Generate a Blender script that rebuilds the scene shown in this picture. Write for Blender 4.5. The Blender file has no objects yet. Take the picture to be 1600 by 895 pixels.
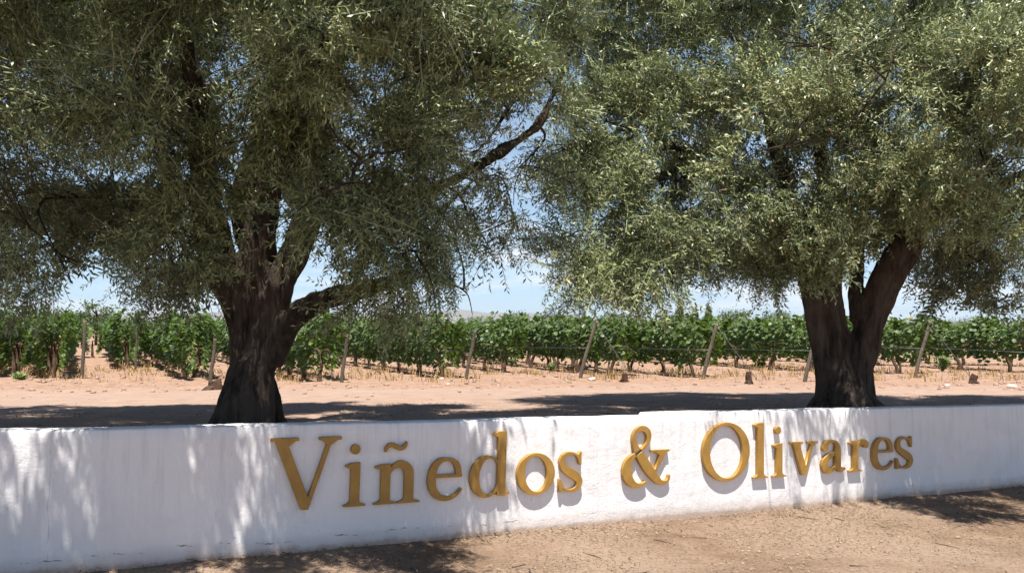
import bpy, bmesh, math, random
import numpy as np
from mathutils import Vector, Matrix

# ------------------------------------------------------------------ camera, sky, sun, exposure
scene = bpy.context.scene
scene.cycles.max_bounces = 6; scene.cycles.diffuse_bounces = 3; scene.cycles.glossy_bounces = 2
col = scene.collection
F_PX, CAM_Z = 1256.0, 1.62                      # focal length in pixels of a 1600 px wide frame, eye height
PITCH = math.atan(67.5 / F_PX)
cam_data = bpy.data.cameras.new("camera")
cam_data.sensor_width = 36.0
cam_data.lens = 36.0 * F_PX / 1600.0
cam_data.clip_start = 0.1
cam_data.clip_end = 20000.0
cam = bpy.data.objects.new("camera", cam_data)
cam.location = (0, 0, CAM_Z)
cam.rotation_euler = (math.radians(90) + PITCH, 0, 0)
col.objects.link(cam)
scene.camera = cam

SUN_EL, SUN_AZ = math.radians(72.5), math.radians(3)   # sun behind the viewer, a little to the right
world = bpy.data.worlds.new("World")
scene.world = world
world.use_nodes = True
wn, wl = world.node_tree.nodes, world.node_tree.links
wn.clear()
w_out = wn.new("ShaderNodeOutputWorld")
w_bg = wn.new("ShaderNodeBackground")
w_sky = wn.new("ShaderNodeTexSky")
w_sky.sky_type = 'NISHITA'
w_sky.sun_disc = False
w_sky.sun_elevation = SUN_EL
w_sky.sun_rotation = math.pi - SUN_AZ
w_sky.altitude = 1800
w_sky.air_density = 1.0
w_sky.dust_density = 0.1
w_sky.ozone_density = 2.0
w_bg.inputs['Strength'].default_value = 0.057
# low banks of thin cloud near the horizon, all the way round
w_tc = wn.new("ShaderNodeTexCoord")
w_map = wn.new("ShaderNodeMapping"); w_map.inputs['Scale'].default_value = (1.6, 1.6, 9.0)
w_noise = wn.new("ShaderNodeTexNoise"); w_noise.inputs['Scale'].default_value = 2.6
w_noise.inputs['Detail'].default_value = 7; w_noise.inputs['Roughness'].default_value = 0.6
w_ramp = wn.new("ShaderNodeValToRGB")
w_ramp.color_ramp.elements[0].position = 0.47; w_ramp.color_ramp.elements[1].position = 0.66
w_ramp.color_ramp.elements[0].color = (0, 0, 0, 1)
w_sep = wn.new("ShaderNodeSeparateXYZ")
w_band = wn.new("ShaderNodeMapRange"); w_band.inputs['From Min'].default_value = 0.30; w_band.inputs['From Max'].default_value = 0.03
w_mul = wn.new("ShaderNodeMath"); w_mul.operation = 'MULTIPLY'
w_mix = wn.new("ShaderNodeMixRGB"); w_mix.inputs['Color2'].default_value = (9.8, 10.0, 10.4, 1)
wl.new(w_tc.outputs['Generated'], w_map.inputs['Vector']); wl.new(w_map.outputs[0], w_noise.inputs['Vector'])
wl.new(w_noise.outputs['Fac'], w_ramp.inputs['Fac']); wl.new(w_tc.outputs['Generated'], w_sep.inputs[0])
wl.new(w_sep.outputs['Z'], w_band.inputs['Value']); wl.new(w_band.outputs[0], w_mul.inputs[0])
wl.new(w_ramp.outputs['Color'], w_mul.inputs[1]); wl.new(w_mul.outputs[0], w_mix.inputs['Fac'])
w_haze = wn.new("ShaderNodeMixRGB"); w_haze.inputs['Color2'].default_value = (5.6, 8.0, 10.4, 1)      # pale air low over the land
w_hf = wn.new("ShaderNodeMapRange"); w_hf.inputs['From Min'].default_value = 0.55; w_hf.inputs['From Max'].default_value = 0.0; w_hf.inputs['To Max'].default_value = 0.65
wl.new(w_sep.outputs['Z'], w_hf.inputs['Value']); wl.new(w_hf.outputs[0], w_haze.inputs['Fac']); wl.new(w_sky.outputs[0], w_haze.inputs['Color1'])
wl.new(w_haze.outputs[0], w_mix.inputs['Color1'])
wl.new(w_mix.outputs[0], w_bg.inputs['Color']); wl.new(w_bg.outputs[0], w_out.inputs['Surface'])

sun_data = bpy.data.lights.new("sun", 'SUN')
sun_data.energy = 5.0
sun_data.angle = math.radians(0.53)
sun_data.color = (1.0, 0.94, 0.86)
sun = bpy.data.objects.new("sun", sun_data)
sun_dir = Vector((math.sin(SUN_AZ) * math.cos(SUN_EL), -math.cos(SUN_AZ) * math.cos(SUN_EL), math.sin(SUN_EL)))
sun.rotation_euler = sun_dir.to_track_quat('Z', 'Y').to_euler()
sun.location = (0, -5, 20)
col.objects.link(sun)

vs = scene.view_settings
vs.view_transform = 'Standard'; vs.look = 'None'; vs.exposure = 1.0; vs.gamma = 1.0
vs.use_curve_mapping = False

# ------------------------------------------------------------------ helpers
rng = np.random.default_rng(7)
random.seed(7)

def tag(o, label=None, cat=None, group=None, kind=None):
    if label: o["label"] = label
    if cat: o["category"] = cat
    if group: o["group"] = group
    if kind: o["kind"] = kind
    return o

def empty(name, loc=(0, 0, 0)):
    o = bpy.data.objects.new(name, None)
    o.empty_display_size = 0.2
    o.location = loc
    col.objects.link(o)
    return o

def link(name, me, parent=None, mat=None, smooth=False):
    o = bpy.data.objects.new(name, me)
    if mat is not None and not me.materials: me.materials.append(mat)
    if smooth: me.polygons.foreach_set("use_smooth", np.ones(len(me.polygons), bool))
    col.objects.link(o)
    if parent is not None: o.parent = parent
    return o

def np_mesh(name, verts, faces, tint=None):
    """verts (n,3), faces (m,3) or (m,4) arrays; tint one float per vertex"""
    verts = np.asarray(verts, np.float32); faces = np.asarray(faces, np.int32)
    me = bpy.data.meshes.new(name)
    k = faces.shape[1]
    me.vertices.add(len(verts)); me.vertices.foreach_set("co", verts.ravel())
    me.loops.add(faces.size); me.loops.foreach_set("vertex_index", faces.ravel())
    me.polygons.add(len(faces))
    me.polygons.foreach_set("loop_start", np.arange(0, faces.size, k, dtype=np.int32))
    me.polygons.foreach_set("loop_total", np.full(len(faces), k, np.int32))
    if tint is not None:
        a = me.attributes.new("tint", 'FLOAT', 'POINT')
        a.data.foreach_set("value", np.asarray(tint, np.float32))
    me.update(calc_edges=True)
    return me

def hash3(ix, iy, iz):
    n = (ix * 374761393 + iy * 668265263 + iz * 1274126177) & 0xffffffff
    n = ((n ^ (n >> 13)) * 1274126177) & 0xffffffff
    n = n ^ (n >> 16)
    return (n & 0xffff) / 65535.0

def vnoise(p, seed=0):
    """smooth value noise 0..1, p (n,3)"""
    p = np.asarray(p, float) + seed * 17.31 + 1000.0
    i = np.floor(p).astype(np.int64); f = p - i
    f = f * f * (3 - 2 * f)
    r = 0
    for dx in (0, 1):
        for dy in (0, 1):
            for dz in (0, 1):
                w = (f[:, 0] if dx else 1 - f[:, 0]) * (f[:, 1] if dy else 1 - f[:, 1]) * (f[:, 2] if dz else 1 - f[:, 2])
                r = r + w * hash3(i[:, 0] + dx, i[:, 1] + dy, i[:, 2] + dz)
    return r

def fbm(p, oct=4, seed=0):
    p = np.asarray(p, float); r = 0; a = 0.5; s = 0
    for k in range(oct):
        r = r + a * vnoise(p * 2 ** k, seed + k); s += a; a *= 0.5
    return r / s

def at(px, py, Y):
    """world point seen at a spot of the 1600 x 895 photograph, Y metres ahead (used to read places off the photograph)"""
    a = (px - 800) / F_PX; b = (447.5 - py) / F_PX
    vy = math.cos(PITCH) - b * math.sin(PITCH); vz = math.sin(PITCH) + b * math.cos(PITCH)
    t = Y / vy
    return Vector((a * t, Y, CAM_Z + vz * t))

# ------------------------------------------------------------------ materials
def new_mat(name):
    m = bpy.data.materials.new(name); m.use_nodes = True
    return m, m.node_tree.nodes, m.node_tree.links, m.node_tree.nodes['Principled BSDF']

def n_noise(N, L, vec, scale, detail=4, rough=0.55, dist=0.0):
    n = N.new("ShaderNodeTexNoise")
    n.inputs['Scale'].default_value = scale; n.inputs['Detail'].default_value = detail
    n.inputs['Roughness'].default_value = rough; n.inputs['Distortion'].default_value = dist
    if vec is not None: L.new(vec, n.inputs['Vector'])
    return n.outputs['Fac']

def n_map(N, L, vec, scale):
    m = N.new("ShaderNodeMapping"); m.inputs['Scale'].default_value = scale
    L.new(vec, m.inputs['Vector']); return m.outputs[0]

def n_ramp(N, L, fac, stops):
    r = N.new("ShaderNodeValToRGB"); e = r.color_ramp.elements
    while len(e) < len(stops): e.new(0.5)
    for k, (p, c) in enumerate(stops):
        e[k].position = p
        e[k].color = (c, c, c, 1) if isinstance(c, (int, float)) else tuple(c) + (1,)
    L.new(fac, r.inputs['Fac']); return r.outputs['Color']

def n_mix(N, L, fac, a, b, mode='MIX'):
    m = N.new("ShaderNodeMixRGB"); m.blend_type = mode
    for sock, v in ((m.inputs['Fac'], fac), (m.inputs['Color1'], a), (m.inputs['Color2'], b)):
        if isinstance(v, (int, float)): sock.default_value = v
        elif isinstance(v, tuple): sock.default_value = v + (1,) if len(v) == 3 else v
        else: L.new(v, sock)
    return m.outputs[0]

def n_math(N, L, op, a, b=0.0, c=None):
    m = N.new("ShaderNodeMath"); m.operation = op
    for k, v in enumerate((a, b, c)):
        if v is None: continue
        if isinstance(v, (int, float)): m.inputs[k].default_value = v
        else: L.new(v, m.inputs[k])
    return m.outputs[0]

def n_bump(N, L, bsdf, height, strength, dist):
    b = N.new("ShaderNodeBump"); b.inputs['Strength'].default_value = strength; b.inputs['Distance'].default_value = dist
    L.new(height, b.inputs['Height']); L.new(b.outputs[0], bsdf.inputs['Normal'])

def leaf_mat(name, top_lo, top_hi, under_lo, under_hi, trans=0.25, trans_col=(0.2, 0.28, 0.06), rough=0.45, dry=None):
    m, N, L, B = new_mat(name)
    at_ = N.new("ShaderNodeAttribute"); at_.attribute_name = "tint"
    geo = N.new("ShaderNodeNewGeometry")
    top = n_ramp(N, L, at_.outputs['Fac'], [(0.0, top_lo), (0.9, top_hi)] + ([(0.97, dry)] if dry else []))
    und = n_ramp(N, L, at_.outputs['Fac'], [(0.0, under_lo), (0.9, under_hi)] + ([(0.97, dry)] if dry else []))
    c = n_mix(N, L, geo.outputs['Backfacing'], top, und)
    L.new(c, B.inputs['Base Color'])
    B.inputs['Roughness'].default_value = rough
    B.inputs['Specular IOR Level'].default_value = 0.35
    t = N.new("ShaderNodeBsdfTranslucent"); t.inputs['Color'].default_value = trans_col + (1,)
    mx = N.new("ShaderNodeMixShader"); mx.inputs['Fac'].default_value = trans
    L.new(B.outputs[0], mx.inputs[1]); L.new(t.outputs[0], mx.inputs[2])
    out = [n for n in N if n.type == 'OUTPUT_MATERIAL'][0]
    L.new(mx.outputs[0], out.inputs['Surface'])
    return m

M_OLIVE = leaf_mat("olive_leaf", (0.026, 0.038, 0.014), (0.325, 0.372, 0.165), (0.10, 0.125, 0.075), (0.38, 0.43, 0.28), 0.08, (0.18, 0.25, 0.07), 0.42, (0.30, 0.20, 0.07))
M_VINE = leaf_mat("vine_leaf", (0.026, 0.056, 0.010), (0.080, 0.140, 0.022), (0.06, 0.10, 0.03), (0.11, 0.16, 0.05), 0.2, (0.16, 0.30, 0.03), 0.45, (0.26, 0.22, 0.05))
M_FARTREE = leaf_mat("far_leaf", (0.05, 0.09, 0.03), (0.10, 0.15, 0.05), (0.08, 0.12, 0.05), (0.13, 0.17, 0.07), 0.2, (0.15, 0.22, 0.05), 0.6)
M_WEED = leaf_mat("weed_leaf", (0.08, 0.15, 0.02), (0.17, 0.25, 0.05), (0.1, 0.16, 0.04), (0.16, 0.22, 0.07), 0.3, (0.2, 0.3, 0.04), 0.5)
M_STRAW = leaf_mat("dry_grass", (0.36, 0.24, 0.10), (0.52, 0.37, 0.17), (0.36, 0.24, 0.10), (0.52, 0.37, 0.17), 0.25, (0.5, 0.36, 0.14), 0.7)
M_LITTER = leaf_mat("leaf_litter", (0.06, 0.04, 0.025), (0.28, 0.20, 0.125), (0.08, 0.055, 0.035), (0.32, 0.24, 0.155), 0.0, (0.3, 0.2, 0.1), 0.75)

def bark_mat(name, lo, hi, moss=0.0, stretch=(9, 9, 1.6)):
    m, N, L, B = new_mat(name)
    tc = N.new("ShaderNodeTexCoord").outputs['Object']
    v = n_map(N, L, tc, stretch)
    a = n_noise(N, L, v, 1.6, 8, 0.65, 0.4)
    b = n_noise(N, L, tc, 1.7, 3)
    c = n_ramp(N, L, a, [(0.32, lo), (0.52, tuple((x + y) / 2 for x, y in zip(lo, hi))), (0.72, hi)])
    c = n_mix(N, L, n_ramp(N, L, b, [(0.45, 0.0), (0.7, 0.6)]), c, tuple(min(1, 1.35 * h_) for h_ in hi))
    L.new(c, B.inputs['Base Color'])
    B.inputs['Roughness'].default_value = 0.9; B.inputs['Specular IOR Level'].default_value = 0.15
    cr = n_noise(N, L, n_map(N, L, tc, (26, 26, 7)), 1.4, 6, 0.7)
    n_bump(N, L, B, n_math(N, L, 'ADD', a, n_math(N, L, 'MULTIPLY', cr, 0.5)), 1.0, 0.06)
    return m
M_BARK = bark_mat("olive_bark", (0.012, 0.009, 0.007), (0.12, 0.092, 0.074))
M_VINEBARK = bark_mat("vine_bark", (0.05, 0.032, 0.022), (0.17, 0.11, 0.075))
M_POST = bark_mat("weathered_post_wood", (0.10, 0.082, 0.062), (0.22, 0.19, 0.15), stretch=(30, 30, 2))
M_STUMP = bark_mat("stump_wood", (0.04, 0.025, 0.018), (0.13, 0.08, 0.055))

def simple_mat(name, c, rough=0.8, metal=0.0):
    m, N, L, B = new_mat(name)
    tc = N.new("ShaderNodeTexCoord").outputs['Object']
    f = n_noise(N, L, tc, 9.0, 4)
    L.new(n_mix(N, L, f, tuple(x * 0.75 for x in c), tuple(min(1, x * 1.2) for x in c)), B.inputs['Base Color'])
    B.inputs['Roughness'].default_value = rough; B.inputs['Metallic'].default_value = metal
    return m
M_WIRE = simple_mat("galvanised_wire", (0.20, 0.21, 0.21), 0.5, 0.8)
M_CLOD = simple_mat("soil_clod", (0.32, 0.215, 0.165), 0.95)
M_STONE = simple_mat("pale_stone", (0.55, 0.47, 0.40), 0.9)
M_HILL = simple_mat("dry_hill", (0.17, 0.165, 0.15), 0.95)

# ------------------------------------------------------------------ wall line and ground
WA = np.array([-3.358, 5.314]); WU = np.array([0.9017, 0.4324]); WN = np.array([-0.4324, 0.9017])  # WN points behind the wall
WALL_T = 0.17
def ztop(s): return 0.966 - 0.026 * np.clip(s, -8, 22)
def to_sn(x, y):
    dx = x - WA[0]; dy = y - WA[1]
    return dx * WU[0] + dy * WU[1], dx * WN[0] + dy * WN[1]
def to_xy(s, n):
    return WA[0] + s * WU[0] + n * WN[0], WA[1] + s * WU[1] + n * WN[1]

def ground_z(x, y):
    x = np.asarray(x, float); y = np.asarray(y, float)
    s, n = to_sn(x, y)
    zt = ztop(s)
    front = zt - 1.0
    w = np.clip((n - 0.1) / 11.0, 0, 1); w = w - 0.12 * np.sin(w * 2 * np.pi) / (2 * np.pi)
    back = (zt - 0.10) * (1 - w) + 0.43 * w
    z = np.where(n < 0.09, front, back)
    p = np.stack([x, y, np.zeros_like(x)], -1).reshape(-1, 3)
    near = np.clip(1.6 - np.hypot(x, y) / 60.0, 0, 1)
    b1 = (fbm(p * 0.55, 3, 3).reshape(x.shape) - 0.5) * 0.10
    b2 = (fbm(p * 3.1, 3, 9).reshape(x.shape) - 0.5) * 0.055
    clod = np.clip((y - 14.5) / 3.0, 0, 1) * np.clip((n - 4) / 3, 0, 1)
    frontmask = np.where(n < 0.09, np.clip(0.35 + np.abs(n) * 0.25, 0, 0.8), np.clip(0.25 + n * 0.2, 0, 1))
    foot_ = np.where(n < 0.09, np.exp(-np.abs(n) / .14), 0.0) * (.012 + .055 * fbm(p * np.array([2.6, 2.6, 1]), 3, 21).reshape(x.shape))
    return z + foot_ + near * (b1 * frontmask + b2 * (0.25 + 1.3 * clod))

def gz(x, y): return float(ground_z(np.array([x]), np.array([y]))[0])

def spaced(a, b, d0, grow, dmax):
    out = [a]; d = d0
    while out[-1] < b:
        out.append(out[-1] + d); d = min(d * grow, dmax)
    out[-1] = b
    return out
s_mid = list(np.arange(-14, 30, 0.19))
s_list = [-(v) for v in spaced(14.2, 6000, 0.3, 1.25, 1500)][::-1] + s_mid + spaced(30.1, 6000, 0.3, 1.25, 1500)
n_front = [-v for v in spaced(0.06, 6000, 0.06, 1.03, 1500)][::-1]
n_front = [v for v in n_front if v > -14] ; n_front = [-v for v in spaced(14.5, 6000, 0.6, 1.4, 1500)][::-1] + n_front
n_back = spaced(0.12, 30, 0.1, 1.012, 0.22) + spaced(30.4, 7000, 0.4, 1.2, 1500)
n_list = n_front + [0.03, 0.085] + n_back
S, Nn = np.meshgrid(np.array(s_list), np.array(n_list), indexing='ij')
X, Y = to_xy(S, Nn)
Z = ground_z(X, Y)
ns, nn = S.shape
idx = np.arange(ns * nn).reshape(ns, nn)
gf = np.stack([idx[:-1, :-1], idx[1:, :-1], idx[1:, 1:], idx[:-1, 1:]], -1).reshape(-1, 4)
gm = np_mesh("ground", np.stack([X, Y, Z], -1).reshape(-1, 3), gf)
wide = gm.attributes.new("band", 'FLOAT', 'POINT')           # 0 forecourt in front of the wall, 1 sandy track, 2 vineyard soil
band = np.where(Nn < 0.09, 0.0, 1.0 + np.clip((Y - 15.2) / 2.2, 0, 1) * np.clip((Nn - 3.5) / 2, 0, 1))
wide.data.foreach_set("value", band.ravel().astype(np.float32))

def ground_mat():
    m, N, L, B = new_mat("dry_earth")
    tc = N.new("ShaderNodeTexCoord").outputs['Object']
    at_ = N.new("ShaderNodeAttribute"); at_.attribute_name = "band"
    bnd = at_.outputs['Fac']
    big = n_noise(N, L, tc, 0.45, 4); mid = n_noise(N, L, tc, 3.2, 5, 0.6); fine = n_noise(N, L, tc, 34, 5, 0.7)
    grit = n_noise(N, L, tc, 120, 3, 0.7)
    front = n_ramp(N, L, mid, [(0.3, (0.155, 0.103, 0.072)), (0.55, (0.225, 0.157, 0.11)), (0.75, (0.29, 0.208, 0.15))])
    front = n_mix(N, L, n_ramp(N, L, big, [(0.40, 0.0), (0.60, 0.8)]), front, (0.315, 0.237, 0.18))
    front = n_mix(N, L, n_ramp(N, L, fine, [(0.36, 0.75), (0.50, 0.0)]), front, (0.13, 0.085, 0.05))
    front = n_mix(N, L, n_ramp(N, L, fine, [(0.60, 0.0), (0.72, 0.7)]), front, (0.46, 0.35, 0.25))
    sand = n_ramp(N, L, mid, [(0.3, (0.30, 0.212, 0.168)), (0.6, (0.365, 0.268, 0.213)), (0.8, (0.41, 0.308, 0.25))])
    sand = n_mix(N, L, n_ramp(N, L, n_noise(N, L, n_map(N, L, tc, (0.8, 3.0, 1)), 2.0, 5), [(0.5, 0.0), (0.75, 0.5)]), sand, (0.42, 0.25, 0.165))
    soil = n_ramp(N, L, mid, [(0.3, (0.25, 0.155, 0.118)), (0.6, (0.34, 0.225, 0.17)), (0.8, (0.40, 0.285, 0.21))])
    soil = n_mix(N, L, n_ramp(N, L, n_noise(N, L, tc, 9, 6, 0.7), [(0.48, 0.0), (0.62, 0.35)]), soil, (0.56, 0.42, 0.22))
    soil = n_mix(N, L, n_ramp(N, L, fine, [(0.38, 0.6), (0.5, 0.0)]), soil, (0.24, 0.14, 0.09))
    f1 = n_math(N, L, 'MINIMUM', bnd, 1.0); f2 = n_math(N, L, 'MAXIMUM', n_math(N, L, 'SUBTRACT', bnd, 1.0), 0.0)
    c = n_mix(N, L, f2, n_mix(N, L, f1, front, sand), soil)
    c = n_mix(N, L, n_math(N, L, 'MULTIPLY', grit, 0.35), c, n_mix(N, L, 0.5, c, (0.1, 0.06, 0.04)))
    L.new(c, B.inputs['Base Color'])
    B.inputs['Roughness'].default_value = 0.97; B.inputs['Specular IOR Level'].default_value = 0.08
    n_bump(N, L, B, n_math(N, L, 'ADD', n_math(N, L, 'MULTIPLY', fine, 0.6), n_math(N, L, 'ADD', n_math(N, L, 'MULTIPLY', grit, 0.25), mid)), 0.8, 0.03)
    return m
ground = tag(link("ground", gm, mat=ground_mat(), smooth=True), "dry sandy earth in front of and behind the white wall", "ground", kind="structure")

# ------------------------------------------------------------------ distant hills
def hill(name, y0, pts, label):
    xs = np.array([p[0] for p in pts], float); hs = np.array([p[1] for p in pts], float)
    u = np.linspace(xs[0], xs[-1], 160); h = np.interp(u, xs, hs)
    h = h * (0.86 + 0.28 * fbm(np.stack([u * 0.004, u * 0, u * 0], -1), 4, 5))
    rows = []
    for t in np.linspace(0, 1, 12):
        prof = math.sin(math.pi * t)
        yy = y0 + t * 900 + 60 * (fbm(np.stack([u * 0.003, u * 0 + t * 4, u * 0], -1), 3, 2) - 0.5)
        zz = h * prof * (0.8 + 0.4 * fbm(np.stack([u * 0.01, u * 0 + t * 5, u * 0], -1), 4, 8)) - 1.0
        rows.append(np.stack([u, yy, zz], -1))
    V = np.stack(rows, 1).reshape(-1, 3)
    i = np.arange(160 * 12).reshape(160, 12)
    f = np.stack([i[:-1, :-1], i[1:, :-1], i[1:, 1:], i[:-1, 1:]], -1).reshape(-1, 4)
    return tag(link(name, np_mesh(name, V, f), mat=M_HILL, smooth=True), label, "hill", kind="structure")
hill("hills", 4200, [(-4200, 40), (-2500, 95), (-900, 100), (-300, 112), (100, 92), (600, 60), (1500, 70), (3200, 40), (4800, 30)], "low blue grey hills on the horizon")

# ------------------------------------------------------------------ white wall
def build_wall():
    s0, s1 = -4.5, 17.0
    ss = list(np.arange(s0, 5.10, 0.06)) + [5.13, 5.145] + list(np.arange(5.2, s1, 0.06))
    ss = np.array(ss)
    top = np.where(ss < 5.14, -0.012, 0.012)
    p1 = np.stack([ss * 1.3, ss * 0, ss * 0], -1)
    top = top + (fbm(p1, 4, 2) - 0.5) * 0.022 + (fbm(p1 * 9, 2, 4) - 0.5) * 0.006
    # profile, front foot -> top -> back foot; h = share of the height above the foot
    prof = []
    for k in range(15): prof.append((0.0, k / 14.0 * 0.985))
    prof += [(0.006, 0.994), (0.02, 1.0), (0.06, 1.0), (0.11, 1.0), (WALL_T - 0.02, 1.0), (WALL_T - 0.006, 0.994), (WALL_T, 0.98), (WALL_T, 0.6)]
    V = []
    for i, s in enumerate(ss):
        zt = ztop(s) + top[i]; zb = ztop(s) - 1.12
        for (n, h) in prof:
            x, y = to_xy(s, n); V.append((x, y, zb + (zt - zb) * h))
    V = np.array(V)
    bumps = (fbm(np.stack([V[:, 0] * 2.2, V[:, 1] * 2.2, V[:, 2] * 2.2], -1), 4, 11) - 0.5) * 0.016
    V[:, 0] += WN[0] * bumps; V[:, 1] += WN[1] * bumps
    a, b = len(ss), len(prof)
    i = np.arange(a * b).reshape(a, b)
    f = np.stack([i[:-1, :-1], i[1:, :-1], i[1:, 1:], i[:-1, 1:]], -1).reshape(-1, 4)
    return np_mesh("wall", V, f)

def wall_mat():
    m, N, L, B = new_mat("white_painted_render")
    tc = N.new("ShaderNodeTexCoord").outputs['Object']
    # wall coordinates: along, across, up (the foot follows the slope of the wall)
    vm = N.new("ShaderNodeVectorMath"); vm.operation = 'DOT_PRODUCT'; vm.inputs[1].default_value = (WU[0], WU[1], 0); L.new(tc, vm.inputs[0])
    along = n_math(N, L, 'ADD', vm.outputs['Value'], -(WA[0] * WU[0] + WA[1] * WU[1]))
    sp = N.new("ShaderNodeSeparateXYZ"); L.new(tc, sp.inputs[0])
    up = n_math(N, L, 'SUBTRACT', n_math(N, L, 'ADD', sp.outputs['Z'], n_math(N, L, 'MULTIPLY', along, 0.026)), -0.034)
    cb = N.new("ShaderNodeCombineXYZ"); L.new(along, cb.inputs[0]); L.new(up, cb.inputs[2]); wc = cb.outputs[0]
    c = n_mix(N, L, n_noise(N, L, wc, 0.8, 5), (0.79, 0.78, 0.79), (0.86, 0.855, 0.86))
    # runs of dirt below the top edge
    run = n_noise(N, L, n_map(N, L, wc, (9, 1, 0.7)), 1.5, 6, 0.65)
    patch = n_ramp(N, L, n_noise(N, L, wc, 2.3, 6, 0.62, 0.6), [(0.50, 0.0), (0.56, 0.14), (0.68, 0.18)])
    c = n_mix(N, L, patch, c, (0.63, 0.615, 0.60))
    runf = n_math(N, L, 'MULTIPLY', n_ramp(N, L, run, [(0.50, 0.0), (0.74, 0.6)]), n_ramp(N, L, up, [(0.25, 0.12), (0.98, 0.85)]))
    c = n_mix(N, L, runf, c, (0.45, 0.42, 0.40))
    # splash and earth at the foot
    ft = n_math(N, L, 'ADD', up, n_math(N, L, 'MULTIPLY', n_noise(N, L, wc, 7, 5, 0.7), -0.10))
    c = n_mix(N, L, n_ramp(N, L, ft, [(0.0, 0.9), (0.035, 0.4), (0.12, 0.0)]), c, (0.42, 0.32, 0.25))
    # hairline crack wandering above the foot, broken in places
    line = n_math(N, L, 'ADD', 0.02, n_math(N, L, 'MULTIPLY', n_noise(N, L, n_map(N, L, wc, (1, 1, 0)), 1.3, 8, 0.62), 0.22))
    dd = n_math(N, L, 'ABSOLUTE', n_math(N, L, 'SUBTRACT', up, line))
    wid = n_math(N, L, 'MULTIPLY', n_ramp(N, L, n_noise(N, L, n_map(N, L, wc, (1, 1, 0)), 5.0, 4, 0.7), [(0.50, 0.0), (0.72, 1.0)]), n_math(N, L, 'MULTIPLY', n_ramp(N, L, n_math(N, L, 'MULTIPLY', along, 0.1), [(0.36, 1.0), (0.5, 0.15)]), 0.010))
    crack = n_math(N, L, 'LESS_THAN', dd, wid)
    vline = n_math(N, L, 'ADD', 0.26, n_math(N, L, 'MULTIPLY', n_noise(N, L, n_map(N, L, wc, (0, 0, 1)), 3.0, 5), 0.07))
    dv = n_math(N, L, 'ABSOLUTE', n_math(N, L, 'SUBTRACT', along, vline))
    widv = n_math(N, L, 'MULTIPLY', n_ramp(N, L, n_noise(N, L, n_map(N, L, wc, (0, 0, 1)), 7.0, 3), [(0.4, 0.0), (0.6, 1.0)]), 0.0026)
    crackv = n_math(N, L, 'LESS_THAN', dv, widv)
    # chips and dark specks, more of them low down
    chips = n_ramp(N, L, n_noise(N, L, wc, 26, 3, 0.6), [(0.70, 0.0), (0.73, 1.0)])
    spot = n_math(N, L, 'MULTIPLY', chips, n_ramp(N, L, up, [(0.12, 1.0), (0.5, 0.35)]))
    rub = n_math(N, L, 'MULTIPLY', n_ramp(N, L, n_noise(N, L, n_map(N, L, wc, (14, 1, 30)), 1.0, 5, 0.7), [(0.62, 0.0), (0.68, 0.8)]), n_ramp(N, L, up, [(0.03, 0.8), (0.16, 0.0)]))
    dark = n_math(N, L, 'MAXIMUM', n_math(N, L, 'MAXIMUM', crack, n_math(N, L, 'MULTIPLY', crackv, 0.5)), n_math(N, L, 'MAXIMUM', spot, rub))
    c = n_mix(N, L, n_math(N, L, 'MULTIPLY', dark, 0.75), c, (0.17, 0.155, 0.15))
    L.new(c, B.inputs['Base Color'])
    B.inputs['Roughness'].default_value = 0.8; B.inputs['Specular IOR Level'].default_value = 0.2
    h = n_math(N, L, 'SUBTRACT', n_math(N, L, 'ADD', n_math(N, L, 'ADD', n_noise(N, L, wc, 6, 5), n_math(N, L, 'MULTIPLY', n_noise(N, L, n_map(N, L, wc, (22, 1, 1.2)), 1.5, 5), 0.6)), n_math(N, L, 'MULTIPLY', n_noise(N, L, wc, 60, 4, 0.7), 0.25)), n_math(N, L, 'MULTIPLY', dark, 0.4))
    n_bump(N, L, B, h, 0.5, 0.025)
    return m
wall = tag(link("wall", build_wall(), mat=wall_mat(), smooth=True), "long low white painted wall carrying raised gold lettering", "wall")

# ------------------------------------------------------------------ lettering: outlines drawn as strokes, merged, traced, given thickness
def bez(pts, n=14):
    """chain of cubic beziers: p0 c1 c2 p3 c1 c2 p3 ..."""
    pts = [np.array(p, float) for p in pts]; out = []
    for k in range(0, len(pts) - 1, 3):
        a, b, c, d = pts[k:k + 4]
        for t in np.linspace(0, 1, n, endpoint=False):
            out.append((1 - t) ** 3 * a + 3 * (1 - t) ** 2 * t * b + 3 * (1 - t) * t * t * c + t ** 3 * d)
    out.append(pts[-1])
    return np.array(out)

def stroke(path, widths):
    """polygon around a path whose full width is interpolated along its length"""
    path = np.asarray(path, float)
    d = np.gradient(path, axis=0); d /= np.linalg.norm(d, axis=1)[:, None] + 1e-9
    nrm = np.stack([-d[:, 1], d[:, 0]], -1)
    L = np.r_[0, np.cumsum(np.linalg.norm(np.diff(path, axis=0), axis=1))]; L /= L[-1]
    w = np.interp(L, np.linspace(0, 1, len(widths)), widths) / 2
    return np.concatenate([path + nrm * w[:, None], (path - nrm * w[:, None])[::-1]])

def ell(cx, cy, rx, ry, rot=0, n=48):
    t = np.linspace(0, 2 * np.pi, n, endpoint=False)
    x, y = rx * np.cos(t), ry * np.sin(t); c, s = math.cos(rot), math.sin(rot)
    return np.stack([cx + x * c - y * s, cy + x * s + y * c], -1)

def poly(*p): return np.array(p, float)

def foot(x, w, y=0.0, half=0.0, th=0.05, br=0.10):
    """bracketed serif under a stem of width w centred on x"""
    h = half
    right = bez([(x + w / 2, y + th + br), (x + w / 2, y + th + br * .35), (x + w / 2 + (h - w / 2) * .35, y + th * 1.1), (x + h, y + th * .75)], 7)
    left = right.copy(); left[:, 0] = 2 * x - left[:, 0]
    return np.concatenate([right, poly((x + h, y)), poly((x - h, y)), left[::-1]])

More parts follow.
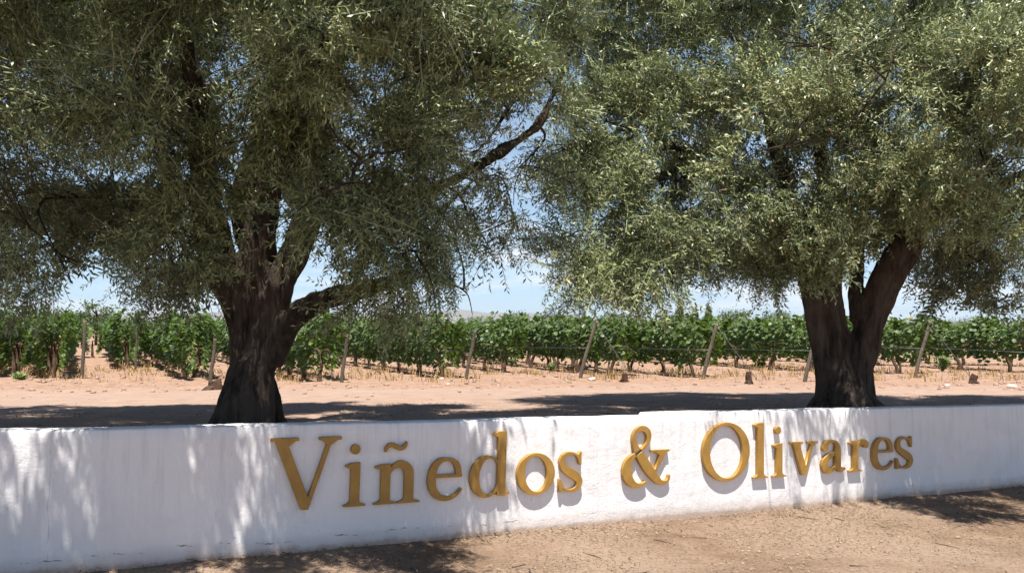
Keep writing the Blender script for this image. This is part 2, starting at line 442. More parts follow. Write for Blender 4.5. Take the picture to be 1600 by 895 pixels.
def flag(x, w, y, reach=0.16, drop=0.10):
    """slanted wedge serif at the upper left of a stem"""
    return poly((x + w / 2, y), (x - w / 2, y - 0.015), (x - w / 2 - reach, y - drop * .45), (x - w / 2 - reach, y - drop * .75), (x - w / 2, y - drop * 1.25), (x + w / 2, y - drop * 1.25))

SW = 0.23     # stem width for an x-height of 1
def glyph(ch):
    """(adds, cuts): polygons in units of the x-height"""
    if ch in ('i', 'l'):
        top = 1.0 if ch == 'i' else 1.61
        return [poly((.15, .03), (.38, .03), (.38, top), (.15, top - .01)), foot(.265, SW, 0, .27), flag(.265, SW, top, .13, .12)], []
    if ch == 'n':
        return [poly((.16, .03), (.39, .03), (.39, 1.0), (.16, .98)), foot(.275, SW, 0, .28), flag(.275, SW, 1.0, .15, .12),
                stroke(bez([(.34, .74), (.44, .95), (.60, 1.02), (.72, .95), (.85, .88), (.86, .78), (.86, .60)]), [.07, .11, .20, .24, SW]),
                poly((.745, .03), (.975, .03), (.975, .62), (.745, .62)), foot(.86, SW, 0, .28)], []
    if ch == 'e':
        return [stroke(bez([(.80, .60), (.80, .86), (.66, .97), (.47, .97), (.22, .97), (.11, .74), (.11, .49), (.11, .20), (.30, .05), (.50, .05), (.67, .05), (.80, .14), (.88, .27)]),
                       [.15, .15, .06, .14, .20, .21, .18, .12, .08, .05]), poly((.16, .54), (.885, .54), (.885, .615), (.16, .615))], []
    if ch == 'd':
        return [ell(.44, .50, .44, .52, -.10), poly((.74, .05), (.97, .05), (.97, 1.61), (.74, 1.60)), flag(.855, SW, 1.61, .15, .12),
                poly((.90, .0), (1.07, .05), (1.07, .11), (.90, .12)), poly((.74, .02), (.97, .0), (.97, .2), (.74, .2))], [ell(.515, .50, .265, .45, -.06)]
    if ch == 'o':
        return [ell(.5, .5, .52, .53)], [ell(.5, .5, .305, .455, .14)]
    if ch == 'O':
        return [ell(.5, .5, .505, .505)], [ell(.5, .5, .352, .455, .12)]
    if ch == 's':
        return [stroke(bez([(.60, .72), (.57, .90), (.47, .965), (.34, .965), (.17, .965), (.10, .86), (.10, .76), (.10, .58), (.26, .53), (.38, .46), (.52, .38), (.60, .32), (.60, .23), (.60, .10), (.48, .035), (.34, .035), (.19, .035), (.09, .12), (.06, .27)]),
                       [.06, .06, .06, .10, .15, .18, .22, .22, .17, .11, .06, .06, .06]),
                poly((.60, .66), (.65, .66), (.65, 1.0), (.59, .99), (.52, .88)), poly((.02, .34), (.07, .34), (.15, .14), (.08, .0), (.02, .01))], []
    if ch == 'v':
        return [stroke(poly((.22, .96), (.56, .06)), [.25, .25]), stroke(poly((.90, .96), (.585, .06)), [.10, .10]), poly((.48, .0), (.62, .0), (.70, .2), (.44, .2)),
                poly((.0, .93), (.50, .93), (.50, 1.0), (.0, 1.0)), poly((.70, .93), (1.12, .93), (1.12, 1.0), (.70, 1.0)),
                poly((.05, .95), (.45, .95), (.36, .86), (.14, .88)), poly((.78, .95), (1.06, .95), (.94, .86), (.84, .86))], []
    if ch == 'V':
        return [stroke(poly((.20, 1.55), (.835, .06)), [.25, .25]), stroke(poly((1.37, 1.55), (.86, .06)), [.105, .105]), poly((.765, .0), (.895, .0), (.96, .24), (.70, .24)),
                poly((-.03, 1.54), (.62, 1.54), (.62, 1.61), (-.03, 1.61)), poly((1.10, 1.54), (1.64, 1.54), (1.64, 1.61), (1.10, 1.61)),
                poly((.04, 1.56), (.57, 1.56), (.40, 1.42), (.16, 1.45)), poly((1.15, 1.56), (1.58, 1.56), (1.40, 1.43), (1.29, 1.43))], []
    if ch == 'a':
        return [stroke(bez([(.14, .74), (.18, .90), (.28, .96), (.42, .96), (.60, .96), (.66, .85), (.66, .70), (.66, .5), (.66, .35), (.66, .16)]), [.19, .17, .09, .09, .16, .23, .23, .23, .23]),
                ell(.16, .75, .11, .11), stroke(bez([(.62, .60), (.40, .55), (.13, .45), (.13, .22), (.13, .08), (.24, .04), (.33, .05), (.46, .06), (.56, .14), (.64, .24)]), [.09, .12, .20, .23, .20, .10, .08]),
                stroke(bez([(.66, .25), (.66, .08), (.74, .02), (.95, .10)]), [.22, .2, .16, .05])], []
    if ch == 'r':
        return [poly((.17, .03), (.40, .03), (.40, 1.0), (.17, .98)), foot(.285, SW, 0, .29), flag(.285, SW, 1.0, .16, .12),
                stroke(bez([(.34, .66), (.40, .86), (.52, .96), (.64, .94), (.72, .92), (.76, .90), (.80, .86)]), [.06, .10, .15, .2, .2]), ell(.76, .86, .115, .115)], []
    if ch == '&':
        return [stroke(bez([(1.34, .30), (1.36, .12), (1.20, .05), (1.06, .12), (.86, .26), (.60, .66), (.40, .98), (.22, 1.26), (.26, 1.56), (.50, 1.58), (.72, 1.58), (.76, 1.36), (.70, 1.20), (.62, 1.02), (.30, .92), (.17, .74), (.02, .52), (.10, .10), (.42, .06), (.52, .05), (.60, .10), (.66, .16)]),
                       [.05, .09, .19, .25, .27, .26, .19, .12, .08, .16, .15, .09, .07, .12, .22, .27, .22, .11, .05]),
                stroke(bez([(.92, .42), (1.00, .58), (1.10, .72), (1.14, .94)]), [.06, .08, .13, .18]), poly((.80, .93), (1.34, .93), (1.34, .99), (.80, .99)),
                poly((.88, .95), (1.28, .95), (1.20, .84), (1.05, .84))], []
    if ch == 'tilde':
        return [stroke(bez([(.03, .05), (.06, .32), (.22, .38), (.38, .26), (.52, .14), (.66, .10), (.76, .42)]), [.05, .13, .17, .18, .15, .04])], []
    if ch == 'dot':
        return [ell(.5, .5, .5, .5, 0, 32)], []

def sd_poly(P, V):
    """signed distance to polygon V, negative inside"""
    d = np.full(len(P), 1e9); inside = np.zeros(len(P), bool)
    for k in range(len(V)):
        a, b = V[k], V[(k + 1) % len(V)]
        e = b - a; w = P - a
        t = np.clip((w @ e) / (e @ e + 1e-12), 0, 1)
        q = w - t[:, None] * e
        d = np.minimum(d, (q * q).sum(1))
        c = ((a[1] <= P[:, 1]) != (b[1] <= P[:, 1])) & (P[:, 0] < (e[0] * (P[:, 1] - a[1]) / (e[1] if abs(e[1]) > 1e-12 else 1e-12) + a[0]))
        inside ^= c
    d = np.sqrt(d)
    return np.where(inside, -d, d)

def trace(adds, cuts, box, cell):
    """merge the strokes and trace the outline inside box (x0,y0,x1,y1) -> list of closed loops"""
    x0, y0, x1, y1 = box
    gx = np.arange(x0, x1 + cell, cell); gy = np.arange(y0, y1 + cell, cell)
    P = np.stack(np.meshgrid(gx, gy, indexing='ij'), -1).reshape(-1, 2)
    f = np.full(len(P), 1e9)
    for a in adds: f = np.minimum(f, sd_poly(P, a))
    for c in cuts: f = np.maximum(f, -sd_poly(P, c)) if len(adds) == 1 else f
    if cuts and len(adds) > 1:                               # the counter belongs to the bowl only
        f = np.maximum(sd_poly(P, adds[0]), -sd_poly(P, cuts[0]))
        for a in adds[1:]: f = np.minimum(f, sd_poly(P, a))
    f = f.reshape(len(gx), len(gy)) + 1e-7
    nxt = {}
    def cut(i0, j0, i1, j1):
        a, b = f[i0, j0], f[i1, j1]; t = a / (a - b)
        return (gx[i0] + (gx[i1] - gx[i0]) * t, gy[j0] + (gy[j1] - gy[j0]) * t)
    code = (f[:-1, :-1] < 0) * 1 + (f[1:, :-1] < 0) * 2 + (f[1:, 1:] < 0) * 4 + (f[:-1, 1:] < 0) * 8
    E = {0: lambda i, j: (i, j, i + 1, j), 1: lambda i, j: (i + 1, j, i + 1, j + 1), 2: lambda i, j: (i, j + 1, i + 1, j + 1), 3: lambda i, j: (i, j, i, j + 1)}
    table = {1: [(0, 3)], 2: [(1, 0)], 3: [(1, 3)], 4: [(2, 1)], 5: [(0, 3), (2, 1)], 6: [(2, 0)], 7: [(2, 3)], 8: [(3, 2)], 9: [(0, 2)], 10: [(1, 0), (3, 2)], 11: [(1, 2)], 12: [(3, 1)], 13: [(0, 1)], 14: [(3, 0)]}
    pos = {}
    for i, j in zip(*np.nonzero((code > 0) & (code < 15))):
        for (ea, eb) in table[int(code[i, j])]:
            ka, kb = E[ea](i, j), E[eb](i, j)
            pos.setdefault(ka, cut(*ka)); pos.setdefault(kb, cut(*kb)); nxt[ka] = kb
    loops = []; seen = set()
    for k in list(nxt):
        if k in seen: continue
        loop = []; q = k
        while q not in seen and q in nxt:
            seen.add(q); loop.append(pos[q]); q = nxt[q]
        if len(loop) > 8: loops.append(np.array(loop))
    return loops

def simplify(loop, tol):
    def dp(p):
        if len(p) < 3: return p
        a, b = p[0], p[-1]; e = b - a; L = np.hypot(*e) + 1e-12
        d = np.abs(e[0] * (p[:, 1] - a[1]) - e[1] * (p[:, 0] - a[0])) / L
        k = int(d.argmax())
        if d[k] < tol: return np.array([a, b])
        return np.concatenate([dp(p[:k + 1])[:-1], dp(p[k:])])
    h = len(loop) // 2
    return np.concatenate([dp(loop[:h + 1])[:-1], dp(np.concatenate([loop[h:], loop[:1]]))[:-1]])

LETTER_T = 0.042
def letter_mesh(ch, width, height):
    """solid letter: local x along, y up, z towards the viewer, 0 = wall face"""
    adds, cuts = glyph(ch)
    allp = np.concatenate(adds); lo, hi = allp.min(0), allp.max(0)
    loops = trace(adds, cuts, (lo[0] - .03, lo[1] - .03, hi[0] + .03, hi[1] + .03), (hi[1] - lo[1]) / 150)
    cu = bpy.data.curves.new("letter", 'CURVE'); cu.dimensions = '2D'; cu.fill_mode = 'BOTH'
    bev = 0.0015
    for lp in loops:
        lp = (lp - lo) / (hi - lo) * np.array([width, height])
        lp = simplify(lp, 0.0006)
        sp = cu.splines.new('POLY'); sp.points.add(len(lp) - 1); sp.use_cyclic_u = True
        for k, p in enumerate(lp): sp.points[k].co = (p[0], p[1], 0, 1)
    cu.extrude = LETTER_T / 2 - bev; cu.bevel_depth = bev; cu.bevel_resolution = 0; cu.offset = -bev
    o = bpy.data.objects.new("tmp", cu); col.objects.link(o)
    dg = bpy.context.evaluated_depsgraph_get()
    me = bpy.data.meshes.new_from_object(o.evaluated_get(dg))
    bpy.data.objects.remove(o); bpy.data.curves.remove(cu)
    me.name = "letter"; me.materials.clear()
    return me

def gold_mat():
    m, N, L, B = new_mat("gold_paint")
    tc = N.new("ShaderNodeTexCoord").outputs['Object']
    a = n_noise(N, L, tc, 7, 5, 0.6); b = n_noise(N, L, n_map(N, L, tc, (30, 6, 30)), 1.5, 5, 0.65)
    c = n_ramp(N, L, a, [(0.3, (0.30, 0.165, 0.036)), (0.6, (0.41, 0.235, 0.052)), (0.8, (0.46, 0.28, 0.08))])
    c = n_mix(N, L, n_ramp(N, L, b, [(0.52, 0.0), (0.75, 0.45)]), c, (0.27, 0.135, 0.028))
    L.new(c, B.inputs['Base Color'])
    B.inputs['Roughness'].default_value = 0.42; B.inputs['Metallic'].default_value = 0.12
    n_bump(N, L, B, a, 0.25, 0.006)
    return m
M_GOLD = gold_mat()

sx, sy = to_xy(5.2, 0.0)
sign = tag(empty("lettering_sign", (sx, sy, float(ztop(5.2)) - 0.648)), "raised gold serif letters reading Vi\u00f1edos & Olivares on the white wall", "sign")
rotm = Matrix(((WU[0], 0, -WN[0], 0), (WU[1], 0, -WN[1], 0), (0, 1, 0, 0), (0, 0, 0, 1)))   # local x along the wall, y up, z out of the wall
tilt = Matrix.Rotation(-math.atan(0.026), 4, 'Z')
def put(ch, s0, w, y0, h, name, label, parent):
    me = letter_mesh(ch, w, h)
    o = link(name, me, mat=M_GOLD)
    x, y = to_xy(s0, 0.0)
    out = LETTER_T / 2 - 0.004
    M = Matrix.Translation((x - WN[0] * out, y - WN[1] * out, float(ztop(s0)) + y0)) @ rotm @ tilt
    o.parent = parent
    base = Matrix.Translation(sign.location)
    if parent is sign: o.matrix_local = base.inverted() @ M
    else: o.matrix_local = parent.matrix_local.inverted() @ base.inverted() @ M
    if label: o["label"] = label
    return o
XH = 0.335; BL = -0.648
LET = [('V', 1.706, .533, 0, .540, 'gold capital letter V'), ('i', 2.269, .173, 0, XH, 'gold letter i, first word'), ('n', 2.506, .379, 0, XH, 'gold letter n carrying a tilde'),
       ('e', 2.949, .303, -.007, .350, 'gold letter e, first word'), ('d', 3.317, .362, -.004, .548, 'gold letter d'), ('o', 3.749, .367, -.010, .356, 'gold small letter o'),
       ('s', 4.160, .235, -.006, .350, 'gold letter s ending the first word'), ('&', 4.815, .529, -.010, .562, 'gold ampersand between the two words'), ('O', 5.721, .583, -.008, .566, 'gold capital letter O'),
       ('l', 6.354, .185, 0, .545, 'gold letter l'), ('i', 6.605, .175, 0, XH, 'gold letter i, second word'), ('v', 6.843, .373, 0, .342, 'gold small letter v'), ('a', 7.271, .340, -.004, .350, 'gold letter a'),
       ('r', 7.666, .290, 0, .338, 'gold letter r'), ('e', 8.015, .325, -.007, .355, 'gold letter e, second word'), ('s', 8.385, .262, -.006, .352, 'gold letter s ending the second word')]
for k, (ch, s0, w, y0, h, lab) in enumerate(LET):
    o = put(ch, s0, w, BL + y0, h, "letter", lab, sign)
    if ch == 'i': put('dot', s0 + .055 if k < 3 else s0 + .042, .075, -0.25 if k < 3 else -0.222, .078, "dot", None, o)
    if ch == 'n': put('tilde', 2.597, .186, -0.243, .078, "tilde", None, o)

# ------------------------------------------------------------------ olive trees
def tube_faces(rings, seg, base):
    f = []
    for i in range(rings - 1):
        for j in range(seg):
            a = base + i * seg + j; b = base + i * seg + (j + 1) % seg
            f.append((a, b, b + seg, a + seg))
    return f

def tube(points, radii, seg=10, flute=0.0, seed=0, caps=True):
    """tapered tube through points -> verts, quad faces (ends closed with a collapsed ring)"""
    pts = np.array([list(p) for p in points], float)
    m = max(4, int(4 * (len(pts) - 1)) + 1)
    t0 = np.linspace(0, 1, len(pts)); t = np.linspace(0, 1, m)
    # Catmull-Rom
    P = []
    for u in t:
        x = u * (len(pts) - 1); i = min(int(x), len(pts) - 2); f = x - i
        p0 = pts[max(i - 1, 0)]; p1 = pts[i]; p2 = pts[i + 1]; p3 = pts[min(i + 2, len(pts) - 1)]
        P.append(0.5 * ((2 * p1) + (-p0 + p2) * f + (2 * p0 - 5 * p1 + 4 * p2 - p3) * f * f + (-p0 + 3 * p1 - 3 * p2 + p3) * f ** 3))
    P = np.array(P); R = np.interp(t, t0, radii)
    D = np.gradient(P, axis=0); D /= np.linalg.norm(D, axis=1)[:, None] + 1e-9
    ref = np.array([0.31, 0.95, 0.08]); V = []
    rr = np.random.default_rng(seed); ph = rr.uniform(0, 6.28, 4)
    if caps:
        P = np.concatenate([P[:1], P, P[-1:]]); R = np.r_[1e-4, R, 1e-4]; D = np.concatenate([D[:1], D, D[-1:]])
    for p, d, r in zip(P, D, R):
        a = np.cross(d, ref); a /= np.linalg.norm(a) + 1e-9; b = np.cross(d, a)
        th = np.linspace(0, 2 * np.pi, seg, endpoint=False)
        q = r * (1 + flute * (0.6 * np.sin(3 * th + ph[0] + p[2]) + 0.4 * np.sin(5 * th + ph[1] - 1.3 * p[2])))
        V.append(p + np.outer(np.cos(th) * q, a) + np.outer(np.sin(th) * q, b))
    return np.concatenate(V), tube_faces(len(P), seg, 0)

def join(parts):
    V = []; F = []; n = 0
    for v, f in parts:
        V.append(v); F.extend([[i + n for i in q] for q in f]); n += len(v)
    return np.concatenate(V), np.array(F)

def trunk_mesh(parts, origin, voxel):
    V, Fc = join(parts)
    me = np_mesh("trunk_raw", V, Fc)
    o = bpy.data.objects.new("tmp", me); col.objects.link(o)
    md = o.modifiers.new("r", 'REMESH'); md.mode = 'VOXEL'; md.voxel_size = voxel
    md2 = o.modifiers.new("s", 'SMOOTH'); md2.factor = 0.5; md2.iterations = 2
    dg = bpy.context.evaluated_depsgraph_get()
    out = bpy.data.meshes.new_from_object(o.evaluated_get(dg))
    bpy.data.objects.remove(o)
    n = len(out.vertices); co = np.empty(n * 3, np.float32); out.vertices.foreach_get("co", co); co = co.reshape(-1, 3)
    nr = np.empty(n * 3, np.float32); out.vertices.foreach_get("normal", nr); nr = nr.reshape(-1, 3)
    # long furrows and knots in the bark
    f = fbm(co * np.array([9, 9, 1.8]), 4, 31) - 0.5
    k = fbm(co * np.array([3.2, 3.2, 2.2]), 3, 37) - 0.5
    co = co + nr * (f * 0.075 + k * 0.06)[:, None]
    co = co - np.array(origin)
    out.vertices.foreach_set("co", co.astype(np.float32).ravel()); out.update()
    out.name = "trunk"; out.materials.clear()
    return out

def twig_templates(count, length, n_leaf, leaf_len, leaf_w, seed):
    """sprigs along +x: for every leaf its base, direction, length, width, curl and tint; plus the bent stem"""
    out = []
    for k in range(count):
        r = np.random.default_rng(seed + k); rows = []
        bend = r.normal(0, 0.35, 2)
        def sp(t): return np.array([length * t, length * 0.35 * bend[0] * t * t, length * 0.35 * bend[1] * t * t])
        for i in range(n_leaf):
            t = min(0.08 + 0.92 * (i // 2 + r.uniform(0, .5)) / (n_leaf / 2), 1.0); b = sp(t)
            a = (i // 2) * 1.57 + (math.pi if i % 2 else 0) + r.normal(0, .45)
            fw = r.uniform(0.45, 0.95) if t < .93 else 1.2
            d = np.array([fw, math.cos(a), math.sin(a)]); d /= np.linalg.norm(d)
            tt = np.clip(r.normal(.48, .27), 0, .92)
            if r.random() < .007: tt = 1.0
            rows.append(np.r_[b, d, leaf_len * r.uniform(.7, 1.2) * (1 - .25 * t), leaf_w * r.uniform(.75, 1.2), r.uniform(-.05, .18), tt])
        out.append((np.array(rows), np.array([sp(0), sp(.5), sp(1)]), length * .006))
    return out

def stamp(templates, pos, dirs, scale, tint_off, outw, r):
    """place sprigs: pos (n,3), dirs (n,3) unit, random roll; every leaf turns its upper face to the light -> verts, faces, tint"""
    n = len(pos); VV = []; TT = []
    which = r.integers(0, len(templates), n)
    roll = r.uniform(0, 2 * np.pi, n)
    ref = np.tile(np.array([[.12, .2, .97]]), (n, 1))
    sd = np.cross(ref, dirs); sd /= np.linalg.norm(sd, axis=1)[:, None] + 1e-9; up = np.cross(dirs, sd)
    b = sd * np.cos(roll)[:, None] + up * np.sin(roll)[:, None]; c = np.cross(dirs, b)
    for k, (R, st, w) in enumerate(templates):
        i = np.nonzero(which == k)[0]
        if not len(i): continue
        def world(v): return v[None, :, 0:1] * dirs[i][:, None, :] + v[None, :, 1:2] * b[i][:, None, :] + v[None, :, 2:3] * c[i][:, None, :]
        S = scale[i][:, None, None]
        base = world(R[:, :3]) * S + pos[i][:, None, :]
        d = world(R[:, 3:6]); d = d / np.linalg.norm(d, axis=2)[:, :, None]
        upv = np.array([0, 0, .80]) + .75 * outw[i][:, None, :] + r.normal(0, .45, d.shape)
        s_ = np.cross(d, upv); s_ /= np.linalg.norm(s_, axis=2)[:, :, None] + 1e-9; nn_ = np.cross(s_, d)
        L = R[None, :, 6:7] * S; W = R[None, :, 7:8] * S; cu = R[None, :, 8:9]
        mid = base + d * L * .5 - nn_ * W * .14
        VV.append(np.stack([base, mid + s_ * W * .5, base + d * L - nn_ * L * cu, mid - s_ * W * .5], 2).reshape(-1, 3))
        t = np.where(R[None, :, 9] > .95, 1.0, np.clip(R[None, :, 9] + tint_off[i][:, None], 0, .92)); TT.append(np.repeat(t.reshape(-1), 4))
        q = world(st) * S + pos[i][:, None, :]; e = b[i] * w * scale[i][:, None]
        for a in (0, 1):
            VV.append(np.stack([q[:, a] + e, q[:, a] - e, q[:, a + 1] - e * .5, q[:, a + 1] + e * .5], 1).reshape(-1, 3)); TT.append(np.full(len(i) * 4, .7))
    V = np.concatenate(VV)
    return V, np.arange(len(V)).reshape(-1, 4), np.concatenate(TT)

TW_NEAR = twig_templates(8, 0.42, 28, 0.060, 0.0120, 100)     # within a few metres
TW_MID = twig_templates(8, 0.44, 25, 0.068, 0.0145, 120)      # seen from farther off
TW_FAR = twig_templates(6, 0.42, 17, 0.095, 0.026, 130)       # far side of the crowns
TW_TOP = twig_templates(6, 0.38, 20, 0.092, 0.027, 140)

def foliage(blobs, center, r, templates, down=0.35):
    """blobs: (x,y,z, rh, rv, n, droop). sprigs point out of their clump, drooping at the skirt of the crown"""
    P = []; D = []; S = []; T = []; O = []
    for (x, y, z, rh, rv, n, droop) in blobs:
        n = int(n)
        v = r.normal(0, 1, (n, 3)); v /= np.linalg.norm(v, axis=1)[:, None]
        rad = r.uniform(0, 1, n) ** 0.45
        p = np.array([x, y, z]) + v * rad[:, None] * np.array([rh, rh, rv])
        # sub-clumping: pull sprigs towards a few boughlets so that gaps open between them
        m = max(3, n // 16)
        cl = np.array([x, y, z]) + (lambda q: q / np.linalg.norm(q, axis=1)[:, None])(r.normal(0, 1, (m, 3))) * (r.uniform(.45, 1, (m, 1)) * np.array([rh, rh, rv]))
        k = r.integers(0, m, n)
        p = p + (cl[k] - p) * r.uniform(.35, .85, (n, 1))
        outw = p - np.array(center); outw /= np.linalg.norm(outw, axis=1)[:, None] + 1e-9
        loc = p - np.array([x, y, z]); loc /= np.linalg.norm(loc, axis=1)[:, None] + 1e-9
        bd = r.normal(0, 1, (m, 3))[k]
        d = 0.5 * loc + 0.5 * outw + 0.6 * bd + r.normal(0, .28, (n, 3))
        d[:, 2] -= droop * r.uniform(.4, 1.4, n)
        d /= np.linalg.norm(d, axis=1)[:, None]
        O.append(outw); P.append(p - d * .12); D.append(d); S.append(r.uniform(.8, 1.3, n)); T.append(np.full(n, r.normal(0, .16)) + r.normal(0, .06, n))
    return stamp(templates, np.concatenate(P), np.concatenate(D), np.concatenate(S), np.concatenate(T), np.concatenate(O), r)

def boughs(blobs, nodes, r, keep=1.0):
    """thin boughs from the limbs to every clump; nodes = list of (point, radius)"""
    parts = []; pool = [np.array(p, float) for p, q in nodes]; prad = [q for p, q in nodes]
    order = sorted(range(len(blobs)), key=lambda i: min(np.linalg.norm(np.array(blobs[i][:3]) - q) for q in pool))
    for i in order:
        c = np.array(blobs[i][:3]); d = [np.linalg.norm(c - q) for q in pool]; j = int(np.argmin(d))
        if d[j] < .15: continue
        a = pool[j]; mid = (a + c) / 2 + r.normal(0, .10, 3) * d[j] + np.array([0, 0, .12 * d[j]])
        r0 = min(prad[j] * .7, .012 + .016 * d[j]); r0 = max(r0, .012)
        end = c + r.normal(0, .15, 3)
        parts.append(tube([a, mid, end], [r0, r0 * .7, .006], 5, seed=int(r.integers(1e6))))
        pool += [mid, end]; prad += [r0 * .7, .016]
        for q in range(2):                                    # side shoots into the clump
            t = end + r.normal(0, 1, 3) * np.array([blobs[i][3], blobs[i][3], blobs[i][4]]) * .55
            parts.append(tube([mid + (end - mid) * r.uniform(.3, 1), (end + t) / 2 + np.array([0, 0, .05]), t], [.009, .006, .003], 4, seed=q))
    return parts

def layer(Y, xs, ys, r_m, n, bottom, r, droop=.35, jit=.5, skip=0.0, yjit=.5, rv=None, gap=None, slope=0.0):
    """clumps over a part of the crown: xs, ys read off the photograph, Y metres ahead"""
    out = []; step = r_m * F_PX / Y * 1.15
    for px in np.arange(xs[0], xs[1] + 1, step):
        for py in np.arange(ys[0], ys[1] + 1, step * .9):
            x = px + r.uniform(-jit, jit) * step; y = py + r.uniform(-jit, jit) * step
            yy = Y + r.uniform(-yjit, yjit) - slope * max(y, 0) / 450.0
            if r.random() < skip: continue
            lim = bottom(x) - r_m * F_PX / yy * .75
            if y > lim:
                if y > lim + step * .8: continue
                y = lim
            if gap is not None and gap(x, y): continue
            p = at(x, y, yy)
            out.append((p.x, p.y, p.z, r_m * r.uniform(.85, 1.15), (rv or r_m * .8) * r.uniform(.85, 1.15), n, droop * r.uniform(.6, 1.4)))
    return out

def curve_of(pts):
    xs = [p[0] for p in pts]; ys = [p[1] for p in pts]
    return lambda x: float(np.interp(x, xs, ys))

def olive_tree(label, base_px, base_Y, limbs, blobs, crown_c, top, seed, roots):
    r = np.random.default_rng(seed)
    b = at(base_px, 640, base_Y); bz = gz(b.x, b.y)
    origin = (b.x, b.y, bz)
    root = tag(empty("olive_tree", origin), label, "tree", "old olive trees behind the wall")
    parts = []; nodes = []
    for pts, rad, fl in limbs:
        wp = [np.array(at(px, py, Y)) for (px, py, Y) in pts]
        parts.append(tube(wp, [q * base_Y / F_PX for q in rad], 14, fl, seed=len(parts) + seed))
        for q, rr_ in list(zip(wp, rad))[-3:]: nodes.append((q, rr_ * base_Y / F_PX))
    for (ang, ln, rd) in roots:                               # root flare running into the earth
        d = np.array([math.cos(ang), math.sin(ang)])
        p0 = np.array([b.x, b.y]); P = [np.r_[p0 + d * .10, bz + .55], np.r_[p0 + d * .20, bz + .22], np.r_[p0 + d * ln * .7, bz + .04], np.r_[p0 + d * ln, bz - .10]]
        parts.append(tube(P, [rd * .9, rd, rd * .8, rd * .4], 10, .1, seed=int(abs(ang) * 100)))
    link("trunk", trunk_mesh(parts, origin, .024), root, M_BARK, True)
    bp = boughs(blobs + top, nodes, r)
    V, Fc = join(bp)
    tag(link("boughs", np_mesh("boughs", V - np.array(origin), Fc), root, M_BARK, True), kind="stuff")
    near = [q for q in blobs if q[1] < 7.4]; mid = [q for q in blobs if 7.4 <= q[1] < base_Y + .55]; far = [q for q in blobs if q[1] >= 7.4 and q[1] >= base_Y + .55]
    sets = [foliage(bl, crown_c, r, tw) for bl, tw in ((near, TW_NEAR), (mid, TW_MID), (far, TW_FAR), (top, TW_TOP if base_Y < 8 else TW_MID)) if bl]
    V = np.concatenate([q[0] for q in sets]); T = np.concatenate([q[2] for q in sets]); Fc = np.arange(len(V)).reshape(-1, 4)
    tag(link("crown", np_mesh("crown", V - np.array(origin), Fc, T), root, M_OLIVE), kind="stuff")
    return root, len(Fc)

r1 = np.random.default_rng(11)
LY = 7.3
bot_l = curve_of([(-400, 470), (-60, 485), (60, 475), (95, 425), (160, 420), (190, 470), (325, 480), (340, 320), (470, 320), (500, 380), (530, 430), (560, 490), (680, 480), (720, 440), (780, 400), (820, 330), (860, 250)])
bot_lf = curve_of([(-400, 440), (0, 430), (100, 400), (320, 360), (345, 290), (470, 300), (520, 370), (550, 430), (660, 460), (720, 380), (760, 240), (860, 120)])
hole = lambda x, y: (345 < x < 425 and 175 < y < 295)
hole_f = lambda x, y: (355 < x < 412 and 190 < y < 280)
BL1 = []
BL1 += layer(8.1, (-260, 690), (-120, 470), .62, 132, bot_l, r1, .45, gap=hole)                       # far side of the crown
BL1 += layer(6.6, (-260, 660), (-140, 430), .58, 112, bot_l, r1, .45, skip=.08, gap=hole)                # middle
BL1 += layer(5.6, (-260, 640), (-160, 380), .48, 105, bot_lf, r1, .5, skip=.15, gap=hole_f)               # side facing the wall
def dome(n, c, rad, zmin, r, keep, rb, nt, droop=.2):
    out = []
    while len(out) < n:
        v = r.normal(0, 1, 3); v /= np.linalg.norm(v); p = np.array(c) + v * np.array(rad) * r.uniform(.72, 1.0)
        if p[2] < zmin or not keep(p): continue
        out.append((p[0], p[1], p[2], rb * r.uniform(.8, 1.25), rb * .7, nt, droop))
    return out
# upper dome of the left tree, above the frame, leaning out over the wall
TOP1 = dome(22, (-3.0, 5.9, 3.3), (3.7, 2.6, 2.3), 3.45, r1, lambda p: p[0] < -.3 or (p[0] < .8 and r1.random() < .35), .60, 85)
for ex in np.arange(-5.6, -.5, .60):                          # high boughs leaning out over the wall and beyond it
    for ey in (-2.1, -1.6, -1.1, -.6, -.1):
        if r1.random() < .20: continue
        TOP1.append((ex + r1.normal(0, .15), 5.314 + (ex + 3.358) * .4796 + ey + r1.normal(0, .12), 4.8 + .12 * (ey + 1.5) + r1.normal(0, .15), .50, .36, 48, .10))
for (ex, ey, ez, nt) in [(-3.2, -1.25, 4.3, 40), (-2.4, -1.3, 4.5, 40), (-1.9, -1.1, 4.2, 34), (-3.7, -1.0, 3.9, 40)]:
    TOP1.append((ex, 5.314 + (ex + 3.358) * .4796 + ey, ez, .42, .34, nt, .10))
